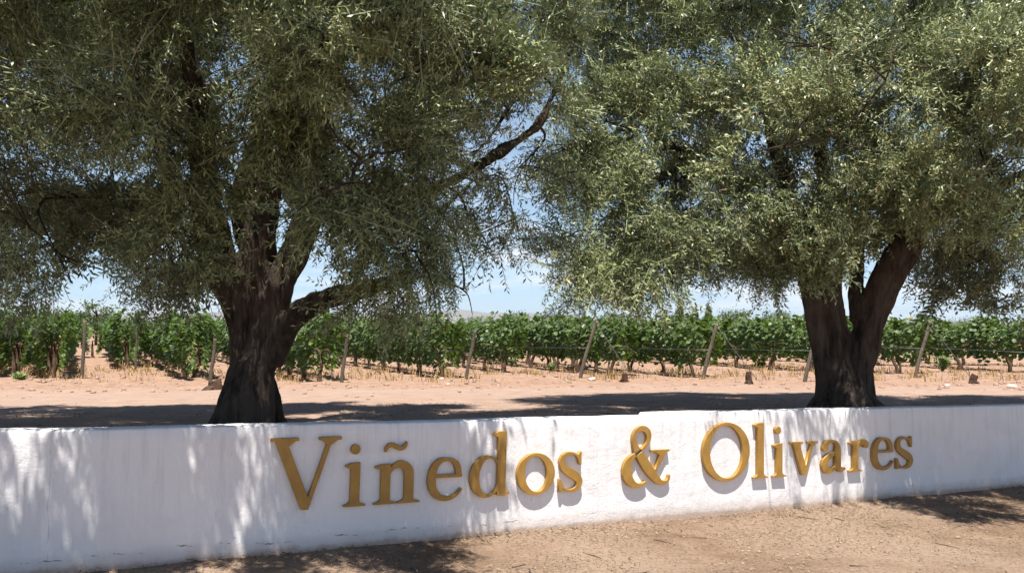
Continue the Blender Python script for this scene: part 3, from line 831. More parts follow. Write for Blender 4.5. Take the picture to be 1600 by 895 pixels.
LIMBS1 = [([(392, 668, 7.3), (394, 600, 7.3), (392, 540, 7.3), (396, 480, 7.3), (402, 420, 7.3), (410, 340, 7.2), (432, 230, 7.0), (450, 80, 6.8)], [36, 30, 28, 28, 27, 23, 16, 10], .22),
          ([(376, 640, 7.25), (377, 540, 7.25), (366, 480, 7.25), (345, 420, 7.25), (332, 360, 7.2), (320, 280, 7.0), (310, 150, 6.6), (270, 0, 6.2)], [19, 17, 22, 26, 25, 19, 14, 11], .2),
          ([(411, 640, 7.2), (414, 540, 7.2), (430, 470, 7.2), (452, 410, 7.2), (474, 360, 7.2), (492, 300, 7.2), (500, 200, 7.3), (540, 60, 7.4)], [19, 17, 20, 22, 19, 14, 11, 8], .14),
          ([(425, 570, 7.2), (440, 520, 7.15), (470, 487, 7.1), (508, 466, 7.0), (560, 455, 6.9), (640, 430, 6.8)], [15, 19, 18, 15, 12, 7], .08),
          ([(492, 300, 7.2), (580, 300, 7.3), (690, 288, 7.5), (770, 245, 7.6), (840, 195, 7.7), (868, 140, 7.7), (900, 60, 7.7)], [12, 10, 8, 7.5, 6.5, 5, 3.5], .05),
          ([(690, 288, 7.5), (620, 330, 7.4)], [9, 4], .05),
          ([(396, 400, 7.3), (380, 300, 7.9), (420, 160, 8.5), (450, 20, 8.9)], [22, 17, 12, 8], .08)]
ROOTS1 = [(-2.7, .40, .085), (-2.0, .40, .10), (-1.35, .34, .09), (-.6, .32, .085), (.6, .35, .09), (2.2, .36, .09), (3.35, .38, .08)]
# open, hanging sprays between the two crowns
for (px, py, Yd, rm, n) in [(735, 330, 7.6, .30, 34), (770, 370, 7.7, .22, 18), (800, 290, 7.6, .35, 34), (850, 250, 7.8, .30, 26), (715, 385, 7.2, .22, 12), (820, 350, 7.7, .20, 12), (760, 280, 7.6, .3, 26), (880, 300, 7.8, .25, 22), (680, 430, 7.0, .24, 22), (730, 160, 7.6, .36, 55), (810, 110, 7.7, .4, 60), (740, 60, 7.6, .5, 100), (830, 40, 7.8, .5, 90), (780, 0, 7.6, .5, 90), (880, 20, 7.8, .45, 70), (560, 470, 6.6, .26, 46), (600, 420, 6.3, .36, 80), (650, 400, 6.4, .4, 90), (580, 350, 6.2, .4, 90), (660, 330, 6.5, .42, 90), (480, 230, 6.2, .36, 60), (620, 480, 6.7, .25, 40), (690, 240, 6.9, .34, 55), (770, 195, 7.2, .24, 16), (860, 140, 7.4, .3, 30), (250, 430, 7.6, .4, 80), (290, 380, 6.5, .4, 80), (210, 400, 6.6, .4, 70), (300, 300, 6.4, .35, 60), (300, 440, 8.0, .3, 50), (50, 430, 6.4, .36, 70), (-20, 440, 6.2, .4, 80), (20, 380, 6.0, .4, 70)]:
    p = at(px, py, Yd); BL1.append((p.x, p.y, p.z, rm, rm * 1.1, n, .9))
tree1, nq1 = olive_tree("gnarled old olive tree with one thick trunk and a low side branch", 392, LY, LIMBS1, BL1, (-2.4, 6.9, 2.9), TOP1, 21, ROOTS1)

r2 = np.random.default_rng(12)
RY = 10.0
bot_r = curve_of([(800, 250), (860, 330), (880, 420), (910, 480), (1000, 490), (1080, 480), (1110, 440), (1180, 455), (1250, 455), (1262, 430), (1320, 440), (1350, 400), (1400, 390), (1450, 480), (1500, 515), (1600, 510), (1900, 500)])
bot_rf = curve_of([(800, 200), (1090, 380), (1180, 430), (1250, 470), (1320, 450), (1350, 380), (1420, 330), (1480, 380), (1540, 420), (1900, 440)])
BL2 = []
BL2 += layer(9.7, (880, 1090), (-120, 470), .52, 115, bot_r, r2, .75, skip=.05, yjit=.3, slope=1.7)               # bright skirt hanging between the trees
BL2 += layer(10.1, (900, 1760), (-110, 480), .66, 96, bot_r, r2, .45, yjit=.5)                            # heart of the crown
BL2 += layer(11.2, (1000, 1760), (-60, 480), .7, 124, bot_r, r2, .5, skip=.1)                            # far side
BL2 += layer(9.0, (1130, 1760), (-120, 430), .50, 104, bot_rf, r2, .25, skip=.24, yjit=.4, slope=.9)              # lit clumps on the near side
TOP2 = dome(22, (5.6, 9.2, 3.0), (3.4, 2.4, 2.5), 3.3, r2, lambda p: p[0] > 4.3 and p[1] < 9.2, .55, 85)  # out over the wall at the far end
for (px, py, Yd, rm, n) in [(1230, 420, 8.9, .36, 80), (1280, 400, 8.8, .38, 90), (1320, 360, 8.7, .38, 80), (1200, 350, 8.8, .4, 80), (1260, 320, 8.7, .42, 90), (1150, 400, 9.6, .4, 70), (1180, 430, 10.4, .36, 60), (1500, 440, 10.4, .4, 60), (1560, 460, 10.6, .4, 60), (1480, 470, 11, .3, 40)]:
    p = at(px, py, Yd); BL2.append((p.x, p.y, p.z, rm, rm, n, .6))
for (ex, ey, ez, nt) in [(2.9, -1.0, 4.2, 34), (3.4, -1.1, 4.4, 30), (3.9, -.9, 4.0, 36), (4.4, -1.1, 4.3, 44), (2.5, -.7, 3.5, 20)]:
    TOP2.append((ex, 5.314 + (ex + 3.358) * .4796 + ey, ez, .44, .36, nt, .10))
for ex in np.arange(4.9, 7.6, .55):                           # high boughs over the far end of the wall
    for ey in (-1.4, -.95):
        TOP2.append((ex + r2.normal(0, .15), 5.314 + (ex + 3.358) * .4796 + ey + r2.normal(0, .12), 4.7 + r2.normal(0, .2), .46, .34, 76, .10))
LIMBS2 = [([(1318, 650, 10), (1318, 600, 10), (1315, 560, 10), (1305, 510, 10), (1299, 460, 10), (1298, 400, 10), (1290, 300, 9.9), (1270, 150, 9.7)], [44, 29, 21, 17, 15, 15, 13, 8], .2),
          ([(1296, 640, 10), (1290, 580, 10), (1280, 530, 10), (1270, 480, 10), (1262, 435, 10), (1248, 370, 10), (1220, 260, 9.8), (1180, 100, 9.6)], [20, 18, 16, 15, 15, 14, 12, 8], .12),
          ([(1334, 640, 10), (1338, 580, 10), (1352, 530, 10), (1367, 480, 10), (1386, 430, 9.9), (1412, 385, 9.8), (1440, 330, 9.7), (1490, 230, 9.5), (1530, 80, 9.3)], [24, 22, 22, 23, 24, 23, 19, 14, 9], .14),
          ([(1356, 640, 10.1), (1347, 590, 10.1), (1343, 540, 10.1)], [16, 16, 11], .10),
          ([(1346, 500, 10), (1340, 470, 10.1), (1338, 440, 10.3), (1340, 380, 10.6), (1360, 250, 11)], [18, 13, 12, 11, 8], .05),
          ([(1248, 370, 10), (1150, 300, 9.8), (1050, 230, 9.6), (980, 150, 9.4)], [12, 10, 8, 5], .05),
          ([(1440, 330, 9.7), (1540, 300, 9.8), (1650, 250, 10)], [13, 10, 7], .05)]
ROOTS2 = [(-2.6, .52, .10), (-1.8, .48, .12), (-1.0, .46, .11), (-.15, .56, .11), (.9, .5, .11), (2.3, .5, .11), (3.3, .52, .10)]
tree2, nq2 = olive_tree("broad old olive tree whose trunk divides into three stems", 1318, RY, LIMBS2, BL2, (4.2, 9.9, 3.2), TOP2, 22, ROOTS2)
print("olive leaves (quads):", nq1, nq2, "clumps:", len(BL1), len(BL2))

# ------------------------------------------------------------------ vineyard
ROW = np.array([-0.47, 0.883])                               # rows run away to the back left
def vine_mesh(seed, leaves=740, length=1.75, lo=.38, hi=1.42, width=.42):
    r = np.random.default_rng(seed); V = []; F_ = []; T = []
    n = leaves
    u = r.uniform(-.5, .5, n) * length
    top = hi + .16 * np.sin(u * 5 + seed) + r.normal(0, .05, n)
    h = lo + (top - lo) * r.uniform(0, 1, n) ** .85
    h -= np.clip(r.normal(0, .08, n), 0, 1)
    w = width * (0.65 + .5 * np.sin((h - lo) / (hi - lo) * 2.6)) * (1 - .35 * (np.abs(u) / (length / 2)) ** 3)
    side = r.choice([-1, 1], n); e = side * w * r.uniform(.55, 1.05, n)
    # base: u along row, e across
    for i in range(n):
        c = np.array([u[i], e[i], h[i]])
        nr = np.array([r.normal(0, .35), side[i] * .6 + r.normal(0, .35), .8 + r.normal(0, .35)]); nr /= np.linalg.norm(nr)
        dn = np.array([r.normal(0, .35), side[i] * .35, -1.0]); dn -= nr * dn.dot(nr); dn /= np.linalg.norm(dn); sd = np.cross(nr, dn)
        s = r.uniform(.045, .085)
        b = len(V)
        for (a, q, k) in ((-.75, 0, 0), (-.45, .85, -.16), (.35, .75, -.2), (1.05, 0, -.1), (.35, -.75, -.2), (-.45, -.85, -.16)):
            V.append(c + dn * a * s + sd * q * s + nr * k * s)
        F_ += [(b, b + 1, b + 2, b + 3), (b, b + 3, b + 4, b + 5)]
        t = np.clip(r.normal(.5, .22), 0, .92); T += [1.0 if r.random() < .01 else t] * 6
    return np_mesh("foliage", np.array(V), np.array(F_), np.array(T))

def vine_trunk(seed):
    r = np.random.default_rng(seed); lean = r.normal(0, .12, 2)
    P = [np.array([0, 0, -.05]), np.array([.03 + lean[0] * .4, lean[1] * .3, .18]), np.array([lean[0] * .7 - .03, lean[1] * .6, .38]), np.array([lean[0] + .02, lean[1] * .5, .62])]
    parts = [tube(P, [.062, .045, .042, .035], 7, .15, seed)]
    for sgn in (-1, 1):
        parts.append(tube([P[3], P[3] + np.array([sgn * .25, 0, .12]), P[3] + np.array([sgn * .7, 0, .14])], [.03, .024, .014], 6, .1, seed + sgn + 1))
    if r.random() < .5:
        parts.append(tube([np.array([.05, .02, -.05]), P[1] + np.array([.09, .03, .05]), P[2] + np.array([.14, .02, .14])], [.035, .028, .02], 6, .1, seed + 5))
    V, Fc = join(parts); return np_mesh("trunk", V, Fc)

VF = [vine_mesh(200 + k) for k in range(6)]
VFB = [vine_mesh(230 + k, 800, 1.55, .28, 1.52, .48) for k in range(4)]       # bushier ones with a low skirt
VT = [vine_trunk(300 + k) for k in range(5)]
for m_ in VF + VFB: m_.materials.append(M_VINE)
for m_ in VT: m_.materials.append(M_VINEBARK); m_.polygons.foreach_set("use_smooth", np.ones(len(m_.polygons), bool))
row_ang = math.atan2(ROW[1], ROW[0])
rv_ = np.random.default_rng(5)
def vine(x, y, bushy, label):
    root = tag(empty("grapevine", (x, y, gz(x, y))), label, "grapevine", "grapevines trained along the vineyard rows")
    root.rotation_euler[2] = row_ang + (math.pi if rv_.random() < .5 else 0) + rv_.normal(0, .05)
    s = rv_.uniform(.92, 1.1); root.scale = (s, s, s * rv_.uniform(.95, 1.06))
    o = bpy.data.objects.new("foliage", (VFB if bushy else VF)[rv_.integers(0, 4 if bushy else 6)]); col.objects.link(o); o.parent = root; o["kind"] = "stuff"
    t = bpy.data.objects.new("trunk", VT[rv_.integers(0, 5)]); col.objects.link(t); t.parent = root
    return root

# row ends read off the photograph: (x, foot y, lean of the post, first vine at, bushy, post height)
ENDS = [(-470, 592, .0, 1.0, True, 1.35), (-270, 592, .02, 1.0, True, 1.35), (-70, 592, .0, 1.0, True, 1.35), (28, 588, 0, .6, True, 0), (128, 592, .02, .8, True, 1.42), (214, 575, 0, 1.2, True, 0), (328, 600, .10, 1.6, True, 1.0), (533, 597, .12, 1.2, True, 1.05), (727, 592, .20, 1.0, True, 1.20),
        (905, 590, .30, 3.6, False, 1.42), (1097, 592, .28, 3.4, False, 1.30), (1256, 597, .28, 3.2, False, 1.30), (1428, 590, .32, 3.0, False, 1.42), (1603, 597, .28, 3.2, False, 1.35), (1790, 592, .3, 3.2, False, 1.35), (1975, 592, .3, 3.2, False, 1.35)]
def post_mesh(h, lean, seed, rad=.043):
    r = np.random.default_rng(seed)
    P = [np.array([0, 0, -.12]), np.array([lean * h * .3, 0, h * .3]), np.array([lean * h * .68 + .01, .01, h * .68]), np.array([lean * h, 0, h])]
    V, Fc = tube(P, [rad * 1.08, rad, rad * .95, rad * .9], 9, .06, seed)
    return np_mesh("post", V, np.array(Fc))
POST_LABEL = {0: "weathered post", 4: "upright weathered wooden post beside dark bushy vines", 6: "short wooden post half hidden behind the single-trunk olive tree", 7: "short leaning wooden post right of the single-trunk olive tree", 8: "leaning wooden post next to the roundest leafy vine",
              9: "tall bare leaning row-end post in front of the continuous vine hedge", 10: "leaning row-end post with a stay wire, half shaded by hanging olive twigs", 11: "leaning row-end post just beside the three-stemmed olive trunk", 12: "long leaning row-end post between the three-stemmed olive and a small weed", 13: "leaning row-end post past the last dark stump"}
ROW_AT = ["farthest beyond the upright post, past the edge of the sandy track weeds", "second beyond the upright post, past the weed patch", "next beyond the upright post, by the flat weed patch", "just beside the upright weathered post, no post of its own", "running back from the upright weathered post", "starting at the thin greenish stake",
          "starting at the post half hidden by the single-trunk olive", "starting at the short leaning post", "starting at the post by the roundest vine", "starting at the tall bare leaning post", "starting at the post with hanging olive twigs over it",
          "starting at the post beside the three-stemmed trunk", "starting at the long leaning post", "starting at the post past the last stump", "next past the last stump post", "second past the last stump post"]
vine_xy = []; NEAR_BLOCK = 18.5
nv = 0
for k, (px, py, lean, first, bushy, ph) in enumerate(ENDS):
    # foot of the post on the ground
    Yp = 20.0
    for _ in range(12):
        b = at(px, py, Yp); g = gz(b.x, b.y); Yp = Yp + (b.z - g) / ((CAM_Z - g) / Yp); Yp = min(max(Yp, 16.5), 24)
    bx_, by_ = at(px, py, Yp).x, Yp
    if -40 < px < 1640 and ph > 0:
        root = tag(empty("row_end_post", (bx_, by_, gz(bx_, by_))), POST_LABEL.get(k, "leaning wooden row-end post"), "post", "wooden posts at the ends of the vine rows")
        link("post", post_mesh(ph, lean, 400 + k), root, M_POST, True)
        topp = np.array([lean * ph, 0, ph - .06])
        ex = np.array([topp[0] + .85, -.25, gz(bx_ + topp[0] + .85, by_ - .25) - gz(bx_, by_)])
        if k >= 9:
            V, Fc = tube([topp, (topp + ex) / 2 + np.array([0, 0, -.01]), ex], [.008, .008, .008], 4)
            link("stay_wire", np_mesh("stay_wire", V, np.array(Fc)), root, M_WIRE)
        w0 = np.array([bx_, by_, gz(bx_, by_)]) + np.array([lean * ph * .5, 0, ph * .52])
        pts = [w0]
        for d in (4, 9, 15, 24):
            q = np.array([bx_ + ROW[0] * d, by_ + ROW[1] * d]); pts.append(np.r_[q, gz(*q) + .72 - (.03 if d % 2 else 0)])
        V, Fc = tube(pts, [.004] * 5, 4)
        tag(link("trellis_wire", np_mesh("trellis_wire", V, np.array(Fc)), mat=M_WIRE), "trellis wire along the row " + ROW_AT[k], "wire", "trellis wires of the vine rows")
    d = first
    while d < (NEAR_BLOCK if k <= 7 else 36):
        x = bx_ + ROW[0] * d + rv_.normal(0, .06) - (.85 if k == 4 else .2); y = by_ + ROW[1] * d
        vpx = 800 + F_PX * x / y
        if -140 < vpx < 1740 and nv < 298:
            vine(x, y, bushy and (d < 9 or rv_.random() < .4), ("grapevine farther along the row " if d > first + .1 else "first grapevine of the row ") + ROW_AT[k])
            nv += 1; vine_xy.append((x, y))
        d += 1.5 if d < 12 else 1.75
for vx in np.arange(-30, -6.5, 1.5):                         # the next block, planted across
    vine(vx, 39 + .25 * vx + rv_.normal(0, .1), True, "bushy grapevine of the far row planted across the alleys"); vine_xy.append((vx, 39 + .25 * vx))
for (px, py, Yp, h, lab) in [(805, 555, 27.5, 1.35, "thin upright grey stake within the vines, left of the tallest leaning post"), (212, 572, 23.5, 1.15, "thin greenish stake in the gap between two bushy vine rows")]:
    b = at(px, py, Yp); o = tag(empty("trellis_stake", (b.x, b.y, gz(b.x, b.y))), lab, "stake", "thin stakes among the vines")
    link("stake", post_mesh(h, .0, int(px), .035), o, M_POST, True)

# the vineyard goes on: far rows that read as one mass
def far_vines():
    r = np.random.default_rng(77); V = []; F_ = []; T = []
    n = 26000
    x = r.uniform(-1, 1, n); y = 52 + 130 * r.uniform(0, 1, n) ** 1.6
    x = x * y * .80
    # gather across the row spacing
    nrm = np.array([ROW[1], -ROW[0]]); q = x * nrm[0] + y * nrm[1]; sp = 2.7
    dq = (np.round(q / sp) * sp + r.normal(0, .25, n)) - q; x = x + dq * nrm[0]; y = y + dq * nrm[1]
    g = ground_z(x, y); h = g + .45 + 1.05 * r.uniform(0, 1, n) ** .7 + .1 * np.sin(x * 1.7)
    s = r.uniform(.11, .20, n) * (y / 60) ** .5
    nr = np.stack([r.normal(0, .4, n), r.normal(-.7, .3, n), r.normal(.6, .3, n)], -1); nr /= np.linalg.norm(nr, axis=1)[:, None]
    a = np.cross(nr, r.normal(0, 1, (n, 3))); a /= np.linalg.norm(a, axis=1)[:, None]; b = np.cross(nr, a)
    c = np.stack([x, y, h], -1)
    V = np.stack([c + a * s[:, None], c + b * s[:, None], c - a * s[:, None], c - b * s[:, None]], 1).reshape(-1, 3)
    T = np.repeat(np.clip(r.normal(.5, .22, n), 0, .92), 4)
    return np_mesh("far_vines", V, np.arange(4 * n).reshape(-1, 4), T)
tag(link("far_vines", far_vines(), mat=M_VINE), "distant vineyard rows merging into one green mass", "vines", kind="stuff")

# ------------------------------------------------------------------ trees beyond the vineyard
def far_tree(name, px, top_py, Y, wid_px, label, kind, seed):
    r = np.random.default_rng(seed)
    b = at(px, 515, Y); g = gz(b.x, Y); H = at(px, top_py, Y).z - g; W = wid_px * Y / F_PX / 2
    root = tag(empty(name, (b.x, Y, g)), label, "tree", "trees beyond the vineyard")
    tr = [np.array([0, 0, -.2]), np.array([.05, 0, H * .35]), np.array([0, .05, H * .85])]
    parts = [tube(tr, [.035 * H, .028 * H, .006 * H], 7, .1, seed)]
    for q in range(7):
        a = r.uniform(0, 6.28); z = H * r.uniform(.25, .7)
        parts.append(tube([np.array([0, 0, z]), np.array([math.cos(a) * W * .4, math.sin(a) * W * .4, z + H * .12]), np.array([math.cos(a) * W * .75, math.sin(a) * W * .75, z + H * .2])], [.012 * H, .009 * H, .004 * H], 5, 0, q))
    V, Fc = join(parts); link("trunk", np_mesh("trunk", V, Fc), root, M_VINEBARK, True)
    n = 2600
    cl = r.normal(0, 1, (60, 3)); cl /= np.linalg.norm(cl, axis=1)[:, None]; cl *= r.uniform(.35, 1, (60, 1))
    k = r.integers(0, 60, n); c = cl[k] + r.normal(0, .16, (n, 3))
    z = c[:, 2]; sh = 1.0 if kind == 'round' else .8
    c = np.stack([c[:, 0] * W * sh, c[:, 1] * W * sh, H * (.56 + .42 * z)], -1)
    s = r.uniform(.02, .045, n) * H * (.8 if kind == 'round' else .6)
    nr = r.normal(0, 1, (n, 3)); nr[:, 2] = np.abs(nr[:, 2]); nr /= np.linalg.norm(nr, axis=1)[:, None]
    a = np.cross(nr, r.normal(0, 1, (n, 3))); a /= np.linalg.norm(a, axis=1)[:, None]; bb = np.cross(nr, a)
    V = np.stack([c + a * s[:, None], c + bb * s[:, None] * .7, c - a * s[:, None], c - bb * s[:, None] * .7], 1).reshape(-1, 3)
    T = np.repeat(np.clip(.5 + .3 * (cl[k][:, 0]) + r.normal(0, .15, n), 0, .92), 4)
    tag(link("crown", np_mesh("crown", V, np.arange(4 * n).reshape(-1, 4), T), root, M_FARTREE), kind="stuff")
FT = [("bushy_tree", 150, 470, 62, 70, "round pale green tree behind the bushy vines, left of the single-trunk olive", 'round'), ("bushy_tree", 85, 478, 70, 60, "smaller round tree touching the pale green one beyond the vines", 'round'),
      ("bushy_tree", 812, 486, 120, 48, "low dark round tree on the skyline beneath the open sky gap", 'round'), ("bushy_tree", 872, 487, 120, 46, "low round tree on the skyline, next to the darkest one", 'round'), ("bushy_tree", 745, 493, 130, 40, "smallest low tree on the skyline in front of the hills", 'round'),
      ("poplar_tree", 1062, 470, 150, 18, "slim poplar standing apart beyond the vine hedge", 'tall'), ("poplar_tree", 1086, 478, 160, 14, "shorter slim poplar in the middle of the distant group", 'tall'), ("poplar_tree", 1108, 474, 150, 16, "slim poplar beside the hazy round trees", 'tall'),
      ("bushy_tree", 1150, 480, 140, 60, "wide hazy tree to the right of the poplars", 'round'), ("bushy_tree", 1215, 484, 140, 60, "wide hazy tree behind the three-stemmed olive trunk", 'round'), ("bushy_tree", 960, 489, 130, 60, "broad low tree under the hanging bright olive skirt", 'round'),
      ("bushy_tree", 1500, 494, 130, 80, "broad low tree beyond the vines under the hanging olive twigs", 'round'), ("bushy_tree", 300, 486, 90, 60, "low tree just left of the single-trunk olive stem, beyond the vines", 'round')]
for k, (nm, px, tp, Yd, w, lab, kd) in enumerate(FT): far_tree(nm, px, tp, Yd, w, lab, kd, 600 + k)

# ------------------------------------------------------------------ things lying about: stumps, weeds, dry grass, clods, litter
def ground_hit(px, py):
    Yp = 15.0
    for _ in range(40):
        b = at(px, py, Yp); g = gz(b.x, b.y); Yp *= 1 + .6 * (b.z - g) / (CAM_Z - g)
        Yp = min(max(Yp, 2), 80)
    b = at(px, py, Yp); return b.x, Yp, gz(b.x, Yp)

def stump(px, py, h, r0, label, seed):
    x, y, z = ground_hit(px, py); r = np.random.default_rng(seed)
    root = tag(empty("tree_stump", (x, y, z)), label, "stump", "old stumps at the vineyard edge")
    P = [np.array([0, 0, -.06]), np.array([.01, 0, h * .4]), np.array([r.normal(0, .03), 0, h])]
    V, Fc = tube(P, [r0 * 1.25, r0, r0 * .85], 10, .22, seed)
    V = V + (fbm(V * 9, 3, seed) - .5)[:, None] * .07
    link("stump", np_mesh("stump", V, np.array(Fc)), root, M_STUMP, False)
    parts = []
    for a in (r.uniform(0, 2), r.uniform(2.2, 4), r.uniform(4.3, 6)):
        d = np.array([math.cos(a), math.sin(a), 0]); parts.append(tube([np.array([0, 0, h * .3]), d * r0 * 1.5 + np.array([0, 0, h * .12]), d * r0 * 2.6 - np.array([0, 0, .05])], [r0 * .5, r0 * .4, r0 * .15], 6, .1, seed))
    V, Fc = join(parts); link("root", np_mesh("root", V, Fc), root, M_STUMP)
stump(975, 597, .20, .06, "dark stump on bare soil between two leaning posts and the vine hedge", 1)
stump(1170, 599, .24, .06, "dark upright stump on bare soil left of the three-stemmed olive", 2)
stump(1520, 599, .20, .07, "reddish brown stump right of the three-stemmed olive", 3)
stump(337, 608, .17, .12, "squat dark stump close behind the single-trunk olive", 4)

def plant(px, py, h, w, n, label, seed):
    x, y, z = ground_hit(px, py); r = np.random.default_rng(seed)
    root = tag(empty("green_weed", (x, y, z)), label, "weed", "green weeds at the vineyard edge")
    parts = []; tips = []
    for k in range(6):
        a = r.uniform(0, 6.28); tip = np.array([math.cos(a) * w * .4, math.sin(a) * w * .4, h * r.uniform(.7, 1)])
        parts.append(tube([np.array([0, 0, -.03]), tip * np.array([.4, .4, .55]), tip], [.008, .006, .003], 4, 0, k)); tips.append(tip)
    V, Fc = join(parts); link("stem", np_mesh("stem", V, Fc), root, M_WEED)
    tips = np.array(tips); k = r.integers(0, 6, n); t = r.uniform(.15, 1.05, n)
    c = tips[k] * t[:, None] + r.normal(0, .06, (n, 3)) * w; c[:, 2] = np.abs(c[:, 2])
    nr = r.normal(0, .5, (n, 3)) + np.array([0, -.4, .7]); nr /= np.linalg.norm(nr, axis=1)[:, None]
    a = np.cross(nr, r.normal(0, 1, (n, 3))); a /= np.linalg.norm(a, axis=1)[:, None]; b = np.cross(nr, a); s = r.uniform(.03, .06, n)[:, None]
    V = np.stack([c - a * s, c + b * s * .7 + a * s * .2, c + a * s * 1.2, c - b * s * .7 + a * s * .2], 1).reshape(-1, 3)
    tag(link("leaves", np_mesh("leaves", V, np.arange(4 * n).reshape(-1, 4), np.repeat(np.clip(r.normal(.5, .25, n), 0, .9), 4)), root, M_WEED), kind="stuff")
plant(862, 582, .30, .2, 60, "small green weed in the soil left of the tallest leaning post", 11)
plant(1062, 580, .36, .22, 70, "green weed just left of the post with a stay wire", 12)
plant(1186, 574, .50, .85, 260, "wide low green shoot beside the three-stemmed olive", 13)
plant(1472, 580, .48, .55, 200, "leafy green weed beside the longest leaning post", 14)
plant(38, 592, .14, .6, 120, "flat patch of pale green weed at the edge of the sandy track", 15)
plant(300, 590, .34, .4, 90, "yellowish green weed left of the single-trunk olive", 16)
plant(1405, 570, .3, .25, 60, "little green weed just right of the three-stemmed olive", 17)

def dry_grass():
    r = np.random.default_rng(91); C = []; n_t = 480
    base = np.array(vine_xy); base = base[base[:, 1] < 45]
    pick = base[r.integers(0, len(base), n_t)] + r.normal(0, .55, (n_t, 2))
    ex = np.stack([r.uniform(-14, 15, 300), r.uniform(18.5, 24, 300)], -1)
    pick = np.concatenate([pick, ex])
    V = []; T = []
    m = 12
    n = len(pick) * m
    g = np.repeat(ground_z(pick[:, 0], pick[:, 1]), m)
    c = np.repeat(pick, m, 0) + r.normal(0, .10, (n, 2)); h = r.uniform(.05, .24, n) * np.repeat(r.uniform(.4, 1.2, len(pick)), m)
    a = r.uniform(0, 6.28, n); lean = r.uniform(.1, .7, n) * h
    b0 = np.stack([c[:, 0], c[:, 1], g - .02], -1); tip = b0 + np.stack([np.cos(a) * lean, np.sin(a) * lean, h + .02], -1)
    w = np.stack([-np.sin(a), np.cos(a), 0 * a], -1) * .010
    mid = b0 + (tip - b0) * .55 + np.array([0, 0, .03])
    V = np.stack([b0 - w, b0 + w, mid + w * .8, tip, ], 1).reshape(-1, 3)
    return np_mesh("dry_grass", V, np.arange(4 * n).reshape(-1, 4), np.repeat(r.uniform(0, .9, n), 4))
tag(link("dry_grass", dry_grass(), mat=M_STRAW), "straw coloured dry grass around the feet of the vines", "grass", kind="stuff")

def clods(n, xr, yr, size, seed, nmin=0.0):
    r = np.random.default_rng(seed)
    ico = bmesh.new(); bmesh.ops.create_icosphere(ico, subdivisions=1, radius=1.0)
    iv = np.array([v.co[:] for v in ico.verts]); ifc = np.array([[v.index for v in f.verts] for f in ico.faces]); ico.free()
    x = r.uniform(*xr, n); y = yr[0] + (yr[1] - yr[0]) * r.uniform(0, 1, n)
    s_, n_ = to_sn(x, y); ok = (n_ > nmin) if nmin >= 0 else (n_ < -.03); x, y = x[ok], y[ok]; n = len(x)
    g = ground_z(x, y); s = size[0] + (size[1] - size[0]) * r.uniform(0, 1, n) ** 4
    V = iv[None] * (1 + r.normal(0, .2, (n, len(iv), 1))) * s[:, None, None] * np.array([1.15, 1, .8])
    a = r.uniform(0, 6.28, n); ca, sa = np.cos(a)[:, None], np.sin(a)[:, None]
    V = np.stack([V[:, :, 0] * ca - V[:, :, 1] * sa, V[:, :, 0] * sa + V[:, :, 1] * ca, V[:, :, 2]], -1)
    V = V + np.stack([x, y, g + s * .15], -1)[:, None]
    Fc = (ifc[None] + (np.arange(n) * len(iv))[:, None, None]).reshape(-1, 3)
    return V.reshape(-1, 3), Fc
V, Fc = clods(3600, (-17, 17), (15.5, 28), (.010, .06), 3)
tag(link("soil_clods", np_mesh("soil_clods", V, Fc), mat=M_CLOD), "loose reddish clods of earth between the track and the vines", "clods", kind="stuff")
V, Fc = clods(420, (-10, 14), (7.5, 17), (.006, .035), 4, .5)
tag(link("track_clods", np_mesh("track_clods", V, Fc), mat=M_CLOD), "few small clods on the sandy track behind the wall", "clods", kind="stuff")
V, Fc = clods(1800, (-5, 10), (2.5, 10), (.004, .020), 6, -1)
tag(link("gravel", np_mesh("gravel", V, Fc), mat=M_CLOD), "small gravel strewn on the earth in front of the wall", "gravel", kind="stuff")
def fallen_twigs():
    r = np.random.default_rng(66); parts = []
    for k in range(70):
        s_ = r.uniform(-1, 12); n_ = -r.uniform(.03, 2.6) ** 1.2; x, y = to_xy(s_, n_); a = r.uniform(0, 6.28); L = r.uniform(.06, .22)
        P = [np.array([x + math.cos(a) * L * t + r.normal(0, .008), y + math.sin(a) * L * t + r.normal(0, .008), 0]) for t in (0, .5, 1)]
        for q in P: q[2] = gz(q[0], q[1]) + .006
        parts.append(tube(P, [.0035, .003, .0015], 4, 0, k))
    return join(parts)
V, Fc = fallen_twigs()
tag(link("fallen_twigs", np_mesh("fallen_twigs", V, Fc), mat=M_VINEBARK), "thin dead twigs fallen on the earth in front of the wall", "twigs", kind="stuff")
for k, (px, py, sz) in enumerate([(1290, 592, .10), (925, 594, .13), (1580, 606, .14), (690, 592, .09), (1480, 603, .08), (700, 601, .06)]):
    x, y, z = ground_hit(px, py)
    bm = bmesh.new(); sz *= .7; bmesh.ops.create_icosphere(bm, subdivisions=2, radius=sz)
    for v in bm.verts:
        v.co *= 1 + (float(vnoise(np.array([[v.co.x, v.co.y, v.co.z]]) * 9, k)[0]) - .5) * .5; v.co.z *= .6
    me = bpy.data.meshes.new("stone"); bm.to_mesh(me); bm.free()
    o = tag(link("stone", me, mat=M_STONE), ["pale flat stone left of the three-stemmed olive trunk", "pale stone at the foot of the tallest leaning post", "pale stone near the reddish stump", "pale stone by the roundest leafy vine", "small pale stone left of the reddish stump", "smallest pale stone on the sandy track"][k], "stone", "pale stones at the vineyard edge")
    o.location = (x, y, z + sz * .25)

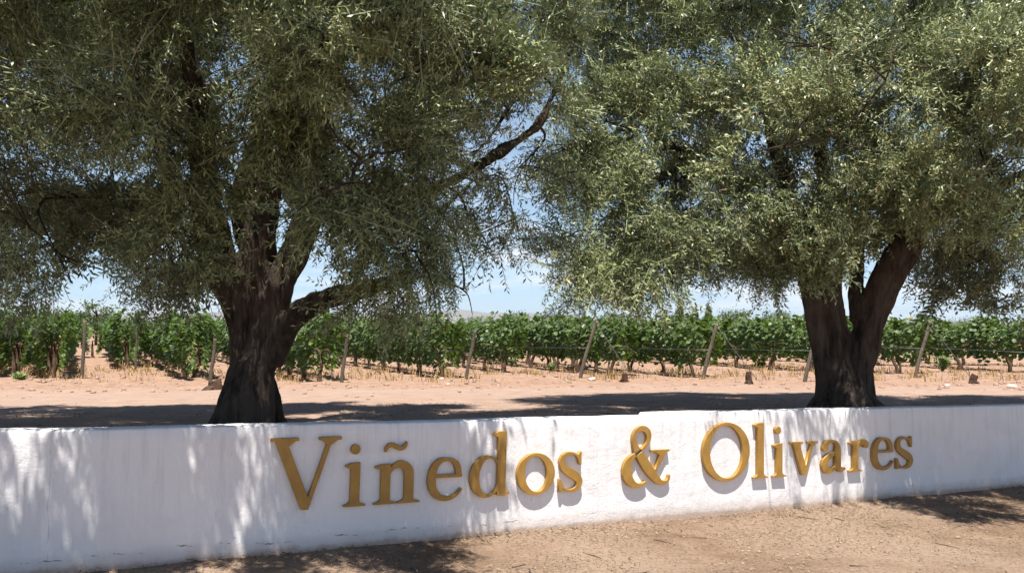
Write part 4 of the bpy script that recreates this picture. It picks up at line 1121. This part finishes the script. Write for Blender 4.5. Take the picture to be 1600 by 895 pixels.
def litter(n, seed, front):
    r = np.random.default_rng(seed)
    s_ = r.uniform(-3.5, 13.5, n)
    if front: n_ = -(.02 + 6.0 * r.uniform(0, 1, n) ** 1.5)
    else: n_ = .2 + 3.5 * r.uniform(0, 1, n) ** 1.3
    # drifts: thick under the trees and along the foot of the wall, thin between
    k = fbm(np.stack([s_ * .9, n_ * 1.6, 0 * s_], -1), 3, seed)
    ok = r.uniform(0, 1, n) < np.clip((k - .30) * 2.6, .12, 1)
    s_, n_ = s_[ok], n_[ok]; n = len(s_)
    x, y = to_xy(s_, n_); g = ground_z(x, y)
    a = r.uniform(0, 6.28, n); L = r.uniform(.007, .021, n); W = L * r.uniform(.16, .34, n); tl = r.normal(0, .35, n)
    d = np.stack([np.cos(a), np.sin(a), tl * .5], -1); sd = np.stack([-np.sin(a), np.cos(a), r.normal(0, .3, n)], -1)
    c = np.stack([x, y, g + .004 + r.uniform(0, .012, n) + np.abs(tl) * L * .4], -1)
    V = np.stack([c - d * L[:, None], c + sd * W[:, None] + [0, 0, .002], c + d * L[:, None], c - sd * W[:, None]], 1).reshape(-1, 3)
    return np_mesh("leaf_litter", V, np.arange(4 * n).reshape(-1, 4), np.repeat(r.uniform(0, .9, n) ** 1.2, 4))
tag(link("leaf_litter", litter(62000, 41, True), mat=M_LITTER), "dry fallen olive leaves on the earth in front of the wall", "leaf litter", kind="stuff")
tag(link("leaf_litter", litter(16000, 42, False), mat=M_LITTER), "dry fallen leaves under the olive trees behind the wall", "leaf litter", kind="stuff")

# ------------------------------------------------------------------ air: a thin even haze that pales the far hills
bm = bmesh.new(); bmesh.ops.create_cube(bm, size=1.0)
for v in bm.verts: v.co = Vector((v.co.x * 16000, v.co.y * 16000, v.co.z * 170 + 75))
me = bpy.data.meshes.new("haze"); bm.to_mesh(me); bm.free()
hm = bpy.data.materials.new("air_haze"); hm.use_nodes = True; hm.node_tree.nodes.clear()
ho = hm.node_tree.nodes.new("ShaderNodeOutputMaterial"); hv = hm.node_tree.nodes.new("ShaderNodeVolumePrincipled")
hv.inputs['Color'].default_value = (0.80, 0.88, 1.0, 1); hv.inputs['Density'].default_value = 0.00008; hv.inputs['Anisotropy'].default_value = 0.2
hm.node_tree.links.new(hv.outputs[0], ho.inputs['Volume'])
tag(link("haze", me, mat=hm), "thin pale air over the whole place", "haze", kind="stuff")
